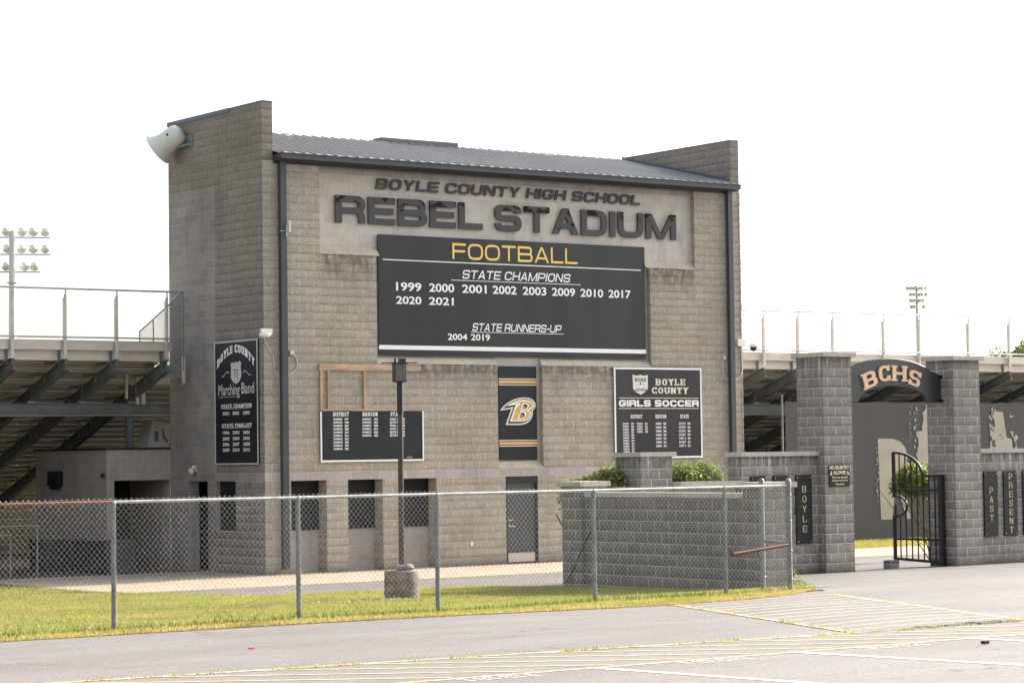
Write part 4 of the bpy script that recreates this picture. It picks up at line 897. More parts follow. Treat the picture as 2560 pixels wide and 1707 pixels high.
for dx, dy, s_, lb in ((-.10, -.10, 1.0, "dark grey stone on the lamp post base, left of the pole"), (.08, -.10, 1.15, "dark grey stone on the lamp post base, right of the pole")):
    bm = bmesh.new(); bmesh.ops.create_icosphere(bm, subdivisions=2, radius=.085*s_)
    for v in bm.verts: v.co = Vector((v.co.x*1.1, v.co.y, v.co.z*.75))*(1+random.uniform(-.16, .16)); v.co.z = max(v.co.z, -.04)
    me = bpy.data.meshes.new("stone"); bm.to_mesh(me); bm.free(); me.materials.append(M['stone']); ob = mesh_obj("stone", me); ob.location = (LX+dx, LY+dy, .81); tag(ob, lb, "stone", "stones on the lamp base")

# ------------------------------------------------------------------ planter, gate walls and pillars
GZ = -.05
def pillar_parts(th, x0, x1, y0, y1, zt, mat, ov=.07, ct=.095, zb=GZ, name="pillar"):
    mb = MB(); mb.box((x0, y0, zb), (x1, y1, zt-ct)); p = mb.build(name, M[mat], th)
    mb = MB(); mb.box((x0-ov, y0-ov, zt-ct), (x1+ov, y1+ov, zt), bev=.008); mb.build("cap", M['cap'], p if th else None); return p
pw = empty("planter_wall", (-1.1, -16.5, .3), "low dark block planter wall with a capped pillar at each end behind the chain link fence", "wall")
pillar_parts(pw, -1.40, -.79, -19.40, -18.80, 2.25, 'planter_blk'); pillar_parts(pw, -1.42, -.81, -14.20, -13.60, 2.26, 'planter_blk')
mb = MB(); mb.box((-1.31, -18.80, GZ), (-1.10, -14.20, 1.968)); mb.build("wall", M['planter_blk'], pw)
mb = MB(); mb.box((-1.36, -18.795, 1.968), (-1.05, -14.205, 2.06), bev=.006); mb.build("wall_cap", M['cap'], pw)
cbl = MB(); cbl.tube([(-1.45, -14.76, 1.6), (-1.46, -14.56, 1.33), (-1.46, -14.24, .95), (-1.46, -14.04, .66), (-1.47, -13.77, .32)], .012, 6); tag(cbl.build("cable", M['iron']), "thin black cable leaning against the far pillar of the planter wall", "cable")
bp = empty("block_pillar", (1.36, -12.8, .2), "short charcoal block pillar with pale cap standing between the two hedges", "pillar"); pillar_parts(bp, .95, 1.76, -13.10, -12.30, 2.80, 'plaque_blk')
le = empty("low_wall", (2.6, -13.2, .2), "low charcoal block wall with pale cap in front of the right hedge", "wall")
mb = MB(); mb.box((1.762, -13.22, GZ), (3.335, -12.98, 2.10)); mb.build("wall", M['plaque_blk'], le)
mb = MB(); mb.box((1.762, -13.36, 2.10), (3.40, -12.92, 2.195), bev=.006); mb.build("wall_cap", M['cap'], le)
def plaque_wall(x0, x1, lb, ox0=.06, ox1=0):
    th = empty("plaque_wall", ((x0+x1)/2, -13.2, .2), lb, "wall")
    mb = MB(); mb.box((x0, -13.30, GZ), (x1, -12.92, 2.68)); mb.build("wall", M['plaque_blk'], th)
    mb = MB(); mb.box((x0-ox0, -13.37, 2.68), (x1+ox1, -12.85, 2.775), bev=.006); mb.build("wall_cap", M['cap'], th)
plaque_wall(3.42, 5.553, "charcoal block wall with black plaques left of the BCHS gate", .06, -.003); plaque_wall(10.25, 24.0, "charcoal block wall with black plaques right of the BCHS gate", -.003, 0)
gp = empty("gate_pillar", (5.96, -13.1, .25), "tall charcoal gate pillar left of the BCHS arch, carrying the no re-entry sign", "pillar"); pillar_parts(gp, 5.556, 6.369, -13.50, -12.69, 4.835, 'gate_blk', ov=.085)
gp = empty("gate_pillar", (9.84, -13.1, .2), "tall charcoal gate pillar right of the BCHS arch, where the gate hangs", "pillar"); pillar_parts(gp, 9.43, 10.243, -13.50, -12.69, 4.808, 'gate_blk', ov=.085)
# name plaques
PL = [(3.65, 4.06, "", "blank topped black plaque farthest left, mostly hidden behind the near planter pillar"), (4.27, 4.70, "", "black plaque second from left, only its top showing above the planter pillar cap"), (4.89, 5.34, "BOYLE", "narrow black plaque reading BOYLE downwards beside the gate pillar"),
      (10.50, 10.94, "PAST", "narrow black plaque reading PAST downwards right of the gate"), (11.13, 11.56, "PRESENT", "narrow black plaque reading PRESENT downwards right of the gate"), (11.75, 12.18, "", "narrow black plaque cut by the right edge of the view")]
for x0, x1, tx, lb in PL:
    z1 = 2.28 if x0 < 6 else 2.268; z0 = z1-1.43
    th = empty("name_plaque", ((x0+x1)/2, -13.32, z0), lb, "plaque", "black plaques on the gate walls")
    mb = MB(); mb.box((x0, -13.335, z0), (x1, -13.302, z1), bev=.004); mb.build("panel", M['signblk'], th)
    mb = MB()
    for x in (x0+.04, x1-.04):
        for z in (z0+.05, z1-.05): mb.lathe([(.001, 0), (.012, 0), (.010, .006), (.001, .008)], (x, -13.335, z), (0, -1, 0), 8)
    mb.build("screw", M['kick'], th)
    if tx:
        mb = MB(); n = len(tx); st_, en = {'BOYLE': (2.06, 1.10), 'PAST': (1.92, 1.18), 'PRESENT': (2.22, .90)}[tx]; hh = .14; xc = (x0+x1)/2
        for k, ch in enumerate(tx):
            z = st_-hh-(st_-hh-en)*k/(n-1); caps_line(mb, ch, xc-.055, xc+.055, z, z+hh, plane_front(-13.336), W=.75, t=.16, h=.10, r=.3, gap=.2, serif=.3)
        mb.build("lettering", M['plaque_l'], th)
ns = empty("entry_sign", (5.96, -13.53, 2.02), "small black NO RE-ENTRY ALLOWED sign with pale lettering on the left gate pillar", "sign")
mb = MB(); mb.box((5.66, -13.525, 2.03), (6.245, -13.503, 2.485), bev=.004); mb.build("panel", M['signblk'], ns)
mpn = plane_front(-13.526); mb = MB()
def nx_(u): return 5.66+(u-415)/(1520-415)*.585
def nz_(v): return 2.485-(v-235)/(1375-235)*.455
for tx, ua, ub, va, vb, bo in (("NO RE-ENTRY", 430, 1490, 480, 275, .03), ("ALLOWED", 625, 1320, 745, 545, .03), ("This is an alcohol,", 540, 1415, 960, 840, .02), ("tobacco and drug", 560, 1395, 1130, 1005, .02), ("free zone", 750, 1210, 1300, 1185, .02)): font_line(mb, tx, nx_(ua), nx_(ub), nz_(va), nz_(vb), mpn, bold=bo)
for u0, s_ in ((510, 1), (1425, -1)):
    flat_poly(mb, [(nx_(u0+s_*x), nz_(y)) for x, y in ((-60, 770), (70, 770), (70, 745), (0, 740), (50, 660), (20, 600), (60, 560), (-20, 560), (10, 610), (-50, 690))][::(-1 if s_ > 0 else 1)], mpn, .004)
mb.build("lettering", plain("pale_gold_lettering", (.72, .62, .40), .5, 0, .05, 3), ns)
# BCHS arch
ar = empty("gate_arch", (7.9, -13.1, 3.8), "black arched sign with gold letters BCHS spanning the two gate pillars", "sign")
AY0, AY1 = -13.13, -13.07
xL, xR, xm = 6.372, 9.425, 7.90; top = []; bot = []
for k in range(33):
    x = 6.78+(9.08-6.78)*k/32; q = (x-7.86)/1.22; top.append((x, 4.385+.345*math.sqrt(max(0, 1-q*q*.93))-.09*(1-0)*0))
top = [(xL, 4.385)]+[(x, max(4.385, z)) for x, z in top]+[(xR, 4.385)]
for k in range(33):
    x = 6.93+(8.99-6.93)*k/32; q = (x-7.96)/1.03; bot.append((x, 3.815+.345*math.sqrt(max(0, 1-q*q))))
bot = [(xL, 3.815)]+bot+[(xR, 3.815)]
mb = MB()
def tz_at(pts, x): return float(np.interp(x, [p[0] for p in pts], [p[1] for p in pts]))
gxs = sorted(set([round(p[0], 4) for p in top+bot]))
for a, b in zip(gxs[:-1], gxs[1:]):
    if b-a < 1e-4: continue
    t0, t1, b0, b1 = tz_at(top, a), tz_at(top, b), tz_at(bot, a), tz_at(bot, b)
    mb.mesh([(a, AY0, b0), (b, AY0, b1), (b, AY0, t1), (a, AY0, t0), (a, AY1, b0), (b, AY1, b1), (b, AY1, t1), (a, AY1, t0)], [(0, 1, 2, 3), (7, 6, 5, 4), (3, 2, 6, 7), (4, 5, 1, 0)])
mb.build("arch_panel", M['arch'], ar)
for pts, rr in ((top, .022), (bot, .018)):
    mb = MB(); mb.tube([(x, (AY0+AY1)/2-.005, z) for x, z in pts], rr, 6); mb.build("edge_trim", M['iron'], ar)
mb = MB()
for x0, x1, z in ((9.36, 9.429, 4.36), (9.36, 9.429, 3.84), (6.372, 6.43, 4.36), (6.372, 6.43, 3.84)): mb.tube([(x0, -13.16, z), (x1, -13.16, z)], .035, 10)
mb.build("bracket", M['iron'], ar)
for ch, xc, zc, an, wd in (("B", 7.255, 4.29, 17, .40), ("C", 7.685, 4.42, 6, .33), ("H", 8.135, 4.425, -2, .41), ("S", 8.60, 4.32, -15, .345)):
    hh = .335; st = glyph(ch, 1.0 if ch == 'H' else .9, .25, .17, .42, .32 if ch in 'BH' else .3); ca, sa = math.cos(R(an)), math.sin(R(an)); W_ = 1.0 if ch == 'H' else .9; k = wd/W_
    st2 = [[[(xc+((a-W_/2)*k)*ca-((b-.5)*hh)*sa, zc+((a-W_/2)*k)*sa+((b-.5)*hh)*ca) for a, b in pl] for pl in s_] for s_ in st]
    mb = MB(); put_strokes(mb, st2, lambda a: a, lambda b: b, plane_front(AY0-.002), .035); mb.build("letter", M['copper'], ar)
# open iron gate leaf (swung inwards), in the plane x = 9.33
GX = 9.33
ga = empty("iron_gate", (GX, -13.1, .25), "open black iron gate leaf with curved top hanging inside the right gate pillar", "gate")
gy0, gy1 = -13.15, -11.72
mb = MB(); mb.bar((GX, gy0, .28), (GX, gy0, 2.215), .09, .09); mb.bar((GX, gy1, .34), (GX, gy1, 1.32), .06, .06); mb.bar((GX, gy1, 1.72), (GX, gy1, 2.72), .06, .06)
mb.bar((GX, gy0, .31), (GX, gy1, .36), .05, .06); mb.bar((GX, gy0+.04, 2.195), (GX, -12.62, 2.195), .05, .05)
for z in (.80, 1.885): mb.bar((GX, gy0, z), (GX, gy1, z), .04, .05)
arc = [(GX, gy1+(-12.62-gy1)*math.sin(a), 2.195+.52*math.cos(a)) for a in np.linspace(0, math.pi/2, 14)]
for p, q in zip(arc[:-1], arc[1:]): mb.bar(p, q, .05, .05)
mb.build("frame", M['iron'], ga)
mb = MB()
for k in range(1, 8):
    y = gy1+(gy0-gy1)*k/8.0; ztop = 2.19 if y < -12.62 else 2.195+.52*math.sqrt(max(0, 1-((y-gy1)/(-12.62-gy1))**2))
    if k <= 2:
        zz = .22*math.sqrt(max(0, 1-((y-gy1)/(-.40))**2)); mb.bar((GX, y, .34), (GX, y, 1.52-zz), .022, .022); mb.bar((GX, y, 1.52+zz), (GX, y, ztop), .022, .022)
    else: mb.bar((GX, y, .34), (GX, y, ztop), .022, .022)
mb.build("bar", M['iron'], ga)
mb = MB()
arc = [(GX, gy1-.40*math.sin(a), 1.52-.24*math.cos(a)) for a in np.linspace(0, math.pi, 14)]
for p, q in zip(arc[:-1], arc[1:]): mb.bar(p, q, .04, .045)
mb.bar((GX, gy1-.04, 1.30), (GX, gy1-.04, 1.56), .035, .035); mb.build("latch_hoop", M['iron'], ga)
mb = MB(); mb.bar((GX, gy0-.02, .26), (GX, gy0-.02, 2.22), .10, .10); mb.bar((GX+.06, gy0-.02, .30), (9.43, gy0-.02, .30), .03, .2); mb.build("hinge_post", M['iron'], ga)
mb = MB(); mb.box((7.90, -12.98, .20), (8.20, -12.78, .40), bev=.01); tag(mb.build("concrete_block", M['planter_blk']), "single grey concrete block on the ground holding the gate open", "block")

# ------------------------------------------------------------------ plants
def foliage(name, blobs, n, size, mats, parent, split=.35, shell=.55):
    """leaf quads spread through ellipsoids; denser near the surface"""
    vol = np.array([b[3]*b[4]*b[5] for b in blobs]); pick = rng.choice(len(blobs), n, p=vol/vol.sum()); B = np.array(blobs)[pick]
    d = rng.normal(size=(n, 3)); d /= np.linalg.norm(d, axis=1)[:, None]; r = shell+(1-shell)*rng.random(n)**.6
    r *= 1+.10*np.sin(d[:, 0]*7+B[:, 0]*3)*np.sin(d[:, 2]*6+B[:, 1]*2)+rng.normal(size=n)*.05
    c = B[:, :3]+d*B[:, 3:6]*r[:, None]
    nrm = d*.7+rng.normal(size=(n, 3))*.8+np.array([0, 0, .35]); nrm /= np.linalg.norm(nrm, axis=1)[:, None]
    t_ = np.cross(nrm, rng.normal(size=(n, 3))); t_ /= np.linalg.norm(t_, axis=1)[:, None]; b2 = np.cross(nrm, t_)
    L = size*rng.uniform(.6, 1.3, n)[:, None]; W_ = L*.5
    V = np.stack([c-t_*L*.5, c+b2*W_*.5+nrm*L*.08, c+t_*L*.5, c-b2*W_*.5+nrm*L*.08], 1).reshape(-1, 3); F = np.arange(4*n).reshape(-1, 4)
    mi = ((r > .86) & (d[:, 2] > -.1) & (rng.random(n) < split*1.6)).astype(int)
    return big_mesh(name, V, F, mats, mi, parent)
def stems(name, base, tips, r, parent):
    mb = MB()
    for t_ in tips:
        b = Vector(base)+Vector((random.uniform(-.22, .22), random.uniform(-.2, .2), 0)); t_ = Vector(t_); m_ = b.lerp(t_, .5)+Vector((random.uniform(-.08, .08), random.uniform(-.08, .08), .05))
        mb.tube([b, m_, t_], r, 6, 0, True, r*.45)
    return mb.build(name, M['bark'], parent)
hg = empty("shrub", (.1, -12.2, .2), "loose bright green shrub rising left of the short charcoal pillar", "shrub")
bl = [(.0+.115*k+random.uniform(-.06, .06), -12.25+random.uniform(-.2, .2), 1.83+.04*k+random.uniform(-.05, .05), .34, .45, .44) for k in range(9)]+[(.3+.3*k, -12.2, 1.3, .4, .45, .7) for k in range(3)]
foliage("foliage", bl, 9000, .092, [M['leaf_h'], M['leaf_y']], hg, .5); stems("trunk", (.2, -12.2, .2), [(-.5, -12.2, 1.6), (0, -12.1, 1.8), (.5, -12.3, 1.9), (.9, -12.2, 1.8)], .03, hg)
hg = empty("hedge", (2.6, -12.2, .2), "flat topped bright green hedge behind the low capped wall right of the short pillar", "hedge")
bl = [(1.5+.13*k, -12.2+random.uniform(-.15, .15), 2.14+random.uniform(-.02, .02), .30, .5, .44) for k in range(16)]+[(1.5+.4*k, -12.2, 1.4, .45, .5, .8) for k in range(6)]
foliage("foliage", bl, 15000, .09, [M['leaf_h'], M['leaf_y']], hg, .45); stems("trunk", (2.5, -12.2, .2), [(1.7, -12.2, 1.8), (2.2, -12.1, 2), (2.9, -12.3, 2), (3.4, -12.2, 1.9)], .03, hg)
SX, SY_ = 12.75, -8.9
hg = empty("clipped_shrub", (SX, SY_, .08), "many-stemmed shrub with a clipped green top behind the open iron gate", "shrub")
bl = [(SX+random.uniform(-.15, .9), SY_+random.uniform(-.5, .5), 2.02+random.uniform(-.14, .14), .42, .45, .32) for k in range(13)]
foliage("foliage", bl, 8500, .09, [M['leaf_h'], M['leaf_y']], hg, .45)
stems("trunk", (SX+.75, SY_, .08), [(SX+random.uniform(-.75, 1.1), SY_+random.uniform(-.6, .6), random.uniform(1.65, 1.95)) for k in range(22)], .014, hg)
wd = empty("weed", (.2, -18.6, .37), "small yellow-green weed beside the near planter pillar on pale gravel", "plant")
foliage("foliage", [(-.55, -19.3, .46, .13, .12, .10), (-.60, -19.25, .60, .06, .06, .12), (-.42, -19.35, .42, .13, .10, .06)], 260, .05, [M['leaf_y'], M['leaf_h']], wd)
mb = MB()
for k in range(500):
    x, y = random.gauss(-.52, .20), random.gauss(-19.55, .16); s_ = random.uniform(.012, .03); z = tz(y)+.004
    if x < -.78 and y > -19.42: continue
    mb.mesh([(x-s_, y-s_*.6, z), (x+s_, y-s_*.7, z), (x+s_*.6, y+s_, z), (x-s_*.7, y+s_*.8, z), (x, y, z+s_*1.1)], [(0, 1, 4), (1, 2, 4), (2, 3, 4), (3, 0, 4)])
tag(mb.build("gravel", M['gravel']), kind='stuff')
mb = MB(); mb.box((-12.56, -34.87, tz(-34.85)+.004), (-12.48, -34.82, tz(-34.85)+.034), bev=.006); tag(mb.build("debris", M['iron']), "small black scrap lying on the asphalt in the parking area at lower right", "debris")
mb = MB(); mb.box((-17.35, -29.30, tz(-29.3)+.004), (-17.29, -29.26, tz(-29.3)+.016), bev=.003); tag(mb.build("bottle_cap", plain("red_plastic", (.55, .04, .06), .5)), "tiny red cap lying alone on the asphalt in front of the fence", "debris")

# ------------------------------------------------------------------ bleachers
RUN, RISE, BY, BZ = .76, .266, 3.60, 5.70
def bleacher(name, label, x0, x1, posts, rail_x0, rail_x1, rows, beam, cols):
    th = empty(name, ((x0+x1)/2, BY+5, 0), label, "bleachers")
    mb = MB(); mb.box((x0, BY+.10, BZ-.205), (x1, BY+.15, BZ-.0), bev=.006); mb.box((x0, BY+.12, BZ), (x1, BY+.42, BZ+.035)); mb.build("fascia", M['alu'], th)
    for k in range(rows):
        y = BY+.30+RUN*k; zt = BZ-.23-RISE*k
        xa = x0 if x0 > 0 and k < 2 else x0; xb = (x1+5.2 if k >= 2 else x1) if x0 < 0 else x1
        mb = MB(); mb.box((xa, y, zt-.115), (xb, y+.03, zt+.042)); mb.box((xa, y-.012, zt-.225), (xb, y+.03, zt-.118)); mb.box((xa, y+.03, zt-.225), (xb, y+RUN-.02, zt-.195))
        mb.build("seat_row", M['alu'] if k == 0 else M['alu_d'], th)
    for x in posts:
        # inclined I-beam stringer
        mb = MB(); y0, z0 = BY+.02, BZ-.44; y1 = y0+RUN*(rows-1); z1 = z0-RISE*(rows-1)
        dv = Vector((0, RUN, -RISE)).normalized(); nv = Vector((0, RISE, RUN)).normalized()
        a = Vector((x, y0, z0)); b = Vector((x, y1, z1)); H = .27
        mb.prism([(-.006, -H), (.006, -H), (.006, 0), (-.006, 0)], a, b, (1, 0, 0), nv); mb.prism([(-.075, 0), (.075, 0), (.075, .012), (-.075, .012)], a, b, (1, 0, 0), nv); mb.prism([(-.075, -H-.012), (.075, -H-.012), (.075, -H), (-.075, -H)], a, b, (1, 0, 0), nv)
        st = mb.build("stringer", M['steel'], th)
        mb = MB()
        for k in range(rows):
            y = BY+.30+RUN*k; zt = BZ-.23-RISE*k
            if k: mb.box((x-.06, y+.031, zt-.48), (x-.0, y+.085, zt-.0))
            else: mb.box((x-.06, y-.05, zt-.34), (x-.0, y-.013, zt+.02))
            mb.box((x-.05, y-.60, zt-.03), (x-.01, y+.03, zt+.015)) if k else None
        mb.build("bracket", M['steel'], st)
        mb = MB(); mb.box((x-.035, BY-.012, BZ-.40), (x+.035, BY+.004, BZ+1.14)); mb.box((x-.035, BY+.004, BZ-.34), (x-.025, BY+.07, BZ+1.06)); mb.box((x+.025, BY+.004, BZ-.34), (x+.035, BY+.07, BZ+1.06)); p = mb.build("rail_post", M['alu'], th)
    mb = MB(); mb.tube([(rail_x0, BY-.03, BZ+1.28), (rail_x1, BY-.03, BZ+1.28)], .024, 8)
    mb.tube([(rail_x0, BY-.03, BZ+.10), (rail_x1, BY-.03, BZ+.10)], .021, 8)
    for x in posts: mb.bar((x, BY-.03, BZ+1.12), (x-.01, BY-.03, BZ+1.29), .03, .02)
    mb.build("guard_rail", M['galv'], th)
    bx0, bx1 = beam; mb = MB(); by = BY+2.0
    mb.box((bx0, by-.005, 3.96), (bx1, by+.005, 4.225)); mb.box((bx0, by-.08, 4.225), (bx1, by+.08, 4.24)); mb.box((bx0, by-.08, 3.945), (bx1, by+.08, 3.96)); mb.build("beam", M['steel'], th)
    mb = MB()
    for x in posts: mb.box((x-.09, by-.07, 4.241), (x+.10, by+.07, 4.30)); mb.box((x-.012, by-.06, 4.30), (x+.012, by+.0, 4.60))
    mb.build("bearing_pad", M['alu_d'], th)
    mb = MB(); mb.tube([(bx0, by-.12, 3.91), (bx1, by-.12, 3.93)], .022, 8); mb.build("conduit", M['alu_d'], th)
    for x in cols:
        mb = MB(); zb = 3.10 if -1.8 < x < 0 else 0; mb.box((x-.085, by-.006, zb), (x+.085, by+.006, 3.944)); mb.box((x-.09, by-.08, zb), (x-.078, by+.08, 3.944)); mb.box((x+.078, by-.08, zb), (x+.09, by+.08, 3.944)); mb.build("column", M['steel'], th)
    return th
blL = bleacher("bleacher_stand", "raised aluminium bleachers with open guard rail left of the stadium building", -48.0, -.48, [-.69-1.39*k for k in range(17)][::-1], -24.0, -.26, 21, (-24.0, .7), (-17, -11.6, -6.2, -.72))  # rows run on unseen past the posts to block low sky light
blR = bleacher("bleacher_stand", "raised aluminium bleachers behind the gate right of the stadium building", 15.3, 36.0, [17.8, 19.3, 20.68, 22.12, 24.27, 25.83, 28.03, 29.92, 32.0, 33.6], 15.3, 36.0, 21, (15.3, 36.0), (19.8, 23.0, 27.2, 31.2))
# end fence of the left bleachers
ef = MB(); xe = -.25
ef.tube([(xe, BY-.02, 5.02), (xe, BY-.02, 6.98)], .026, 10); ef.tube([(xe, BY-.02, 6.98), (xe, BY+2.3, 6.10), (xe, BY+2.3, 5.2)], .020, 8); ef.tube([(xe, BY+1.55, 5.3), (xe, BY+1.55, 6.35)], .02, 8); ef.tube([(xe, BY-.02, 5.35), (xe, BY+.75, 5.15)], .018, 8)
ef.build("end_rail", M['galv_post'], blL)
for a, b in (((xe-.04, BY-.04, 4.68), (xe+.05, BY-.015, 5.35)), ((xe-.75, BY+1.65, 4.35), (xe-.68, BY+1.7, 5.1)), ((xe-.45, BY+1.65, 4.2), (xe-.36, BY+1.7, 5.1)), ((xe-.28, BY+1.65, 4.2), (xe-.19, BY+1.7, 5.1))): ef = MB(); ef.box(a, b); ef.build("end_bracket", M['alu'], blL)
ef = MB(); ef.box((xe-.45, BY-.012, 4.85), (xe-.04, BY+.0, 5.12)); ef.build("end_beam", M['steel'], blL)
fabric("end_mesh", (xe, BY), (xe, BY+2.3), lambda s: 5.3-.42*s, lambda s: 6.97-.88*s, blL, r=.0042, mat=M['galv_post'], over=0)

# banners under the right bleachers
def banner(name, x0, x1, z0, z1, y, label, holes):
    th = empty(name, ((x0+x1)/2, y, z0), label, "banner")
    mb = MB(); n = 40; rows = 8
    def P(i, j): 
        x = x0+(x1-x0)*i/n; v = j/rows; return (x, y+.006*math.sin(x*1.3+v*2)*(1-v)+.002*math.sin(x*5), z0+(z1-z0)*v-.03*math.sin((i % 10)/10*math.pi)*(1 if j == rows else 0))
    for i in range(n):
        for j in range(rows): mb.poly([P(i, j), P(i+1, j), P(i+1, j+1), P(i, j+1)], 0, True)
    mb.build("fabric", M['mesh_ban'], th)
    mpb = plane_front(y-.009)
    for nm, mt, polys in holes:
        big = 2 if nm == "banner_letter" else (4 if nm == "banner_smear" else 0)
        for k, pl in enumerate(polys[:big]): mb = MB(); flat_poly(mb, pl, mpb, .004+.0007*k); mb.build(nm, M[mt], th)
        mb = MB()
        for k, pl in enumerate(polys[big:]): flat_poly(mb, pl, mpb, .0065+.0003*k)
        if mb.v: tag(mb.build("paint_flecks", M[mt], th), kind='stuff')
    return th
BNY = 3.3
def rag(pts, amp, seed, step=.09):
    """ragged outline"""
    rr = random.Random(seed); out = []; n = len(pts)
    for i in range(n):
        a, b = Vector(pts[i][:2]), Vector(pts[(i+1) % n][:2]); k = max(1, int((b-a).length/step)); rough = len(pts[i]) > 2
        for q in range(k):
            p = a.lerp(b, q/k)
            if rough and q: p += Vector((rr.uniform(-amp, amp), rr.uniform(-amp, amp)*.6))
            out.append((p.x, p.y))
    return out
def splat(cx, cz, n, s, seed):
    rr = random.Random(seed); out = []
    for k in range(n):
        x, z = cx(rr), cz(rr); r_ = s*rr.uniform(.3, 1); out.append([(x+r_*rr.uniform(.6, 1.1)*math.cos(a), z+r_*rr.uniform(.8, 1.8)*math.sin(a)) for a in np.linspace(0, 2*math.pi, 7)[:-1]])
    return out
LET = [(23.61, 3.13), (24.27, 3.12), (24.60, 3.02), (24.80, 2.83), (24.87, 2.60), (24.83, 2.30), (24.66, 2.05), (24.80, 1.4), (24.97, .64), (24.80, .64), (24.45, 1.5), (24.30, 1.5), (24.17, .64), (23.69, .64)]
midp = rag([(25.29, 3.34), (25.55, 3.36, 1), (25.60, 3.8, 1), (25.70, 4.15, 1), (25.95, 4.2), (26.1, 3.2), (26.1, 1.6), (25.6, 1.7, 1), (25.36, 2.25, 1), (25.24, 2.6, 1), (25.38, 2.9, 1)], .06, 3)
smear = [rag([(22.75+.0, 1.35, 1), (23.2, 1.75, 1), (23.5, 1.6, 1), (23.45, 1.15, 1), (23.0, .95, 1)], .05, 4), rag([(22.95, 2.95, 1), (23.15, 3.0, 1), (23.15, 2.86, 1), (22.98, 2.84, 1)], .02, 5), rag([(23.0, 2.1, 1), (23.35, 2.2, 1), (23.3, 2.0, 1), (23.05, 1.95, 1)], .03, 6), rag([(24.1, 3.35, 1), (24.3, 3.36, 1), (24.3, 3.26, 1), (24.1, 3.27, 1)], .02, 7)]
banner("mesh_banner", 19.82, 27.6, .02, 4.26, BNY, "faded black mesh banner with a large beige letter hung behind the BCHS gate", [
    ("banner_letter", 'ban_let', [LET, midp]+splat(lambda r: r.gauss(25.28, .06), lambda r: r.uniform(1.6, 4.1), 16, .05, 11)+splat(lambda r: r.gauss(23.55, .03), lambda r: r.uniform(1.1, 2.95), 22, .035, 12)+splat(lambda r: r.gauss(25.0, .02), lambda r: r.uniform(3.2, 4.2), 10, .025, 13)),
    ])
bigA = rag([(28.55, 2.40), (28.60, 3.33), (28.80, 3.33, 1), (28.86, 3.6, 1), (28.70, 3.8, 1), (28.82, 4.0, 1), (29.0, 3.95, 1), (29.20, 3.95), (29.35, 3.12), (29.59, 3.08), (29.66, 2.40)], .05, 21)
banner("mesh_banner", 27.75, 33.5, .02, 4.24, BNY, "faded black mesh banner with ragged beige letters right of the right gate pillar", [
    ("banner_letter", 'ban_let', [bigA, rag([(29.50, 3.32), (29.66, 3.32), (29.67, 3.10), (29.60, 3.14, 1)], .03, 22), rag([(29.48, 3.95, 1), (29.55, 3.82, 1), (29.74, 3.80, 1), (29.6, 3.77, 1), (29.50, 3.75, 1)], .03, 23)]+splat(lambda r: r.gauss(28.72, .07), lambda r: r.uniform(3.3, 4.2), 22, .05, 24)+splat(lambda r: r.gauss(29.75, .05), lambda r: r.uniform(2.75, 3.2), 12, .06, 25)),
    ("banner_hole", 'mesh_ban', splat(lambda r: r.uniform(28.9, 29.25), lambda r: r.uniform(3.05, 3.4), 10, .05, 26)+splat(lambda r: r.gauss(28.72, .08), lambda r: r.uniform(2.75, 3.15), 8, .07, 27))])
for x, lb in ((19.72, "dark steel post at the left end of the mesh banner beside the building"), (27.67, "dark steel post between the two mesh banners")):
    mb = MB(); mb.tube([(x, BNY+.03, 0), (x, BNY+.03, 4.45)], .035, 10); tag(mb.build("banner_post", M['steel']), lb, "post", "posts carrying the mesh banners")

# grass strip at the foot of the banners
def tuft(name, x0, x1, y0, y1, n):
    x = rng.uniform(x0, x1, n); y = rng.uniform(y0, y1, n); L = rng.uniform(.04, .12, n); th = rng.uniform(0, 6.28, n); la = rng.uniform(0, 6.28, n); z = tza(y)
    V = np.stack([np.stack([x-.008*np.cos(th), y-.008*np.sin(th), z], 1), np.stack([x+.008*np.cos(th), y+.008*np.sin(th), z], 1), np.stack([x+L*.4*np.cos(la), y+L*.4*np.sin(la), z+L], 1)], 1).reshape(-1, 3)
    return tag(big_mesh(name, V, np.arange(3*n).reshape(-1, 3), [M['grass'], M['straw']], (rng.random(n) < .25).astype(int)), kind='stuff')
tuft("grass_strip", 15.5, 32, -.45, 3.2, 26000)

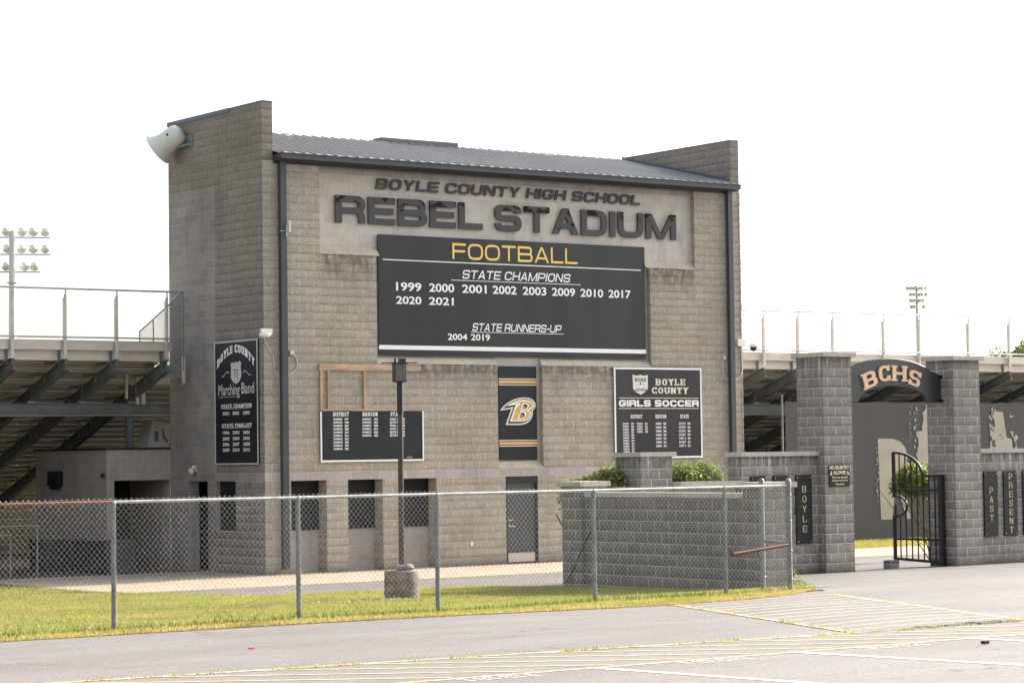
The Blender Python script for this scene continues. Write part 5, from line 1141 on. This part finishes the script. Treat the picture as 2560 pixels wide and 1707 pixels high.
# ------------------------------------------------------------------ field lights
def light_tower(name, x, y, ztop, rows, label, s_, face):
    th = empty(name, (x, y, 0), label, "light tower")
    mb = MB(); mb.tube([(x, y, 0), (x, y, ztop)], .28*s_, 14, 0, True, .20*s_); mb.lathe([(.2*s_, 0), (.34*s_, 0), (.34*s_, .06), (.2*s_, .06)], (x, y, ztop-3.2*s_), (0, 0, 1), 14); mb.build("pole", M['pale_pole'], th)
    f = Vector((math.cos(face), math.sin(face), 0)); sd = Vector((-f.y, f.x, 0))
    for z, offs in rows:
        mb = MB(); a = Vector((x, y, z-.16*s_))+f*.3*s_; mb.bar(a+sd*(min(offs)-.3), a+sd*(max(offs)+.3), .07*s_, .07*s_); mb.build("cross_arm", M['galv_post'], th)
        for k, o_ in enumerate(offs):
            an = face+o_*.16+(.25 if k % 2 else 0); d = Vector((math.cos(an), math.sin(an), -.42)).normalized(); c = Vector((x, y, z+.22*s_))+f*.35*s_+sd*o_
            mb = MB(); mb.lathe([(.001, -.24*s_), (.12*s_, -.22*s_), (.21*s_, -.14*s_), (.27*s_, -.05*s_), (.30*s_, .05*s_), (.31*s_, .08*s_), (.27*s_, .06*s_), (.001, .05*s_)], c, d, 20); mb.build("lamp_head", M['lamp_refl'], th)
M['pale_pole'] = plain("hazed_tower_steel", (.62, .59, .60), .6, .1, .1, .5); M['lamp_refl'] = plain("lamp_reflector", (.74, .74, .66), .35, .3, .1, 2)  # pole paled, distance haze and flare put into its colour
FACE1 = math.atan2(87.5+51, 33.6+30)      # heads look away over the field
light_tower("light_tower", 33.6, 87.5, 16.85, [(16.62, (-2.0, -1.27, -.60, .34, 1.1, 1.8)), (15.58, (-2.0, -1.27, -.56, .27, 1.0, 1.75)), (14.5, (-1.35, -.75, .35, 1.1))], "near field light tower with three rows of lamps above the left bleachers", 1.0, FACE1)
light_tower("light_tower", 244.0, 218.3, 28.0, [(27.35, (-1.66, -1.15, -.61, .15, .61, 1.25)), (26.4, (-1.18, -.66, .25, .69, 1.33)), (25.45, (-1.18, -.66, .22, .78)), (24.5, (-1.1, -.7, .9))], "distant field light tower rising above the right bleachers", 1.0, math.atan2(218+51, 244+30)+math.pi+.4)

# ------------------------------------------------------------------ tree beyond the right bleachers
tr = empty("leafy_tree", (77.0, 45.5, 0), "pale green leafy tree showing above the right end of the bleachers", "tree")
bl = [(77.4+random.gauss(0, 1.5), 45+random.gauss(0, 1.3), random.uniform(4.5, 7.9), 1.0, 1.0, .8) for k in range(26)]+[(74.2, 46.2, 7.7, .5, .5, .3), (75.0, 45.6, 8.0, .7, .7, .5), (76.3, 44.8, 8.4, .8, .8, .55), (77.5, 44.6, 8.3, .8, .8, .6)]
foliage("crown", bl, 9000, .26, [M['leaf_t'], M['leaf_y']], tr, .3, .2)
mb = MB(); mb.tube([(77, 45.5, 0), (77.1, 45.5, 3), (77.3, 45.4, 5.5)], .22, 10, 0, True, .10)
for k in range(7): mb.tube([(77.1, 45.5, 3+.3*k), (77.1+random.uniform(-2, 2), 45.5+random.uniform(-2, 2), 5.6+.3*k)], .09, 6, 0, True, .03)
mb.build("trunk", M['bark'], tr)
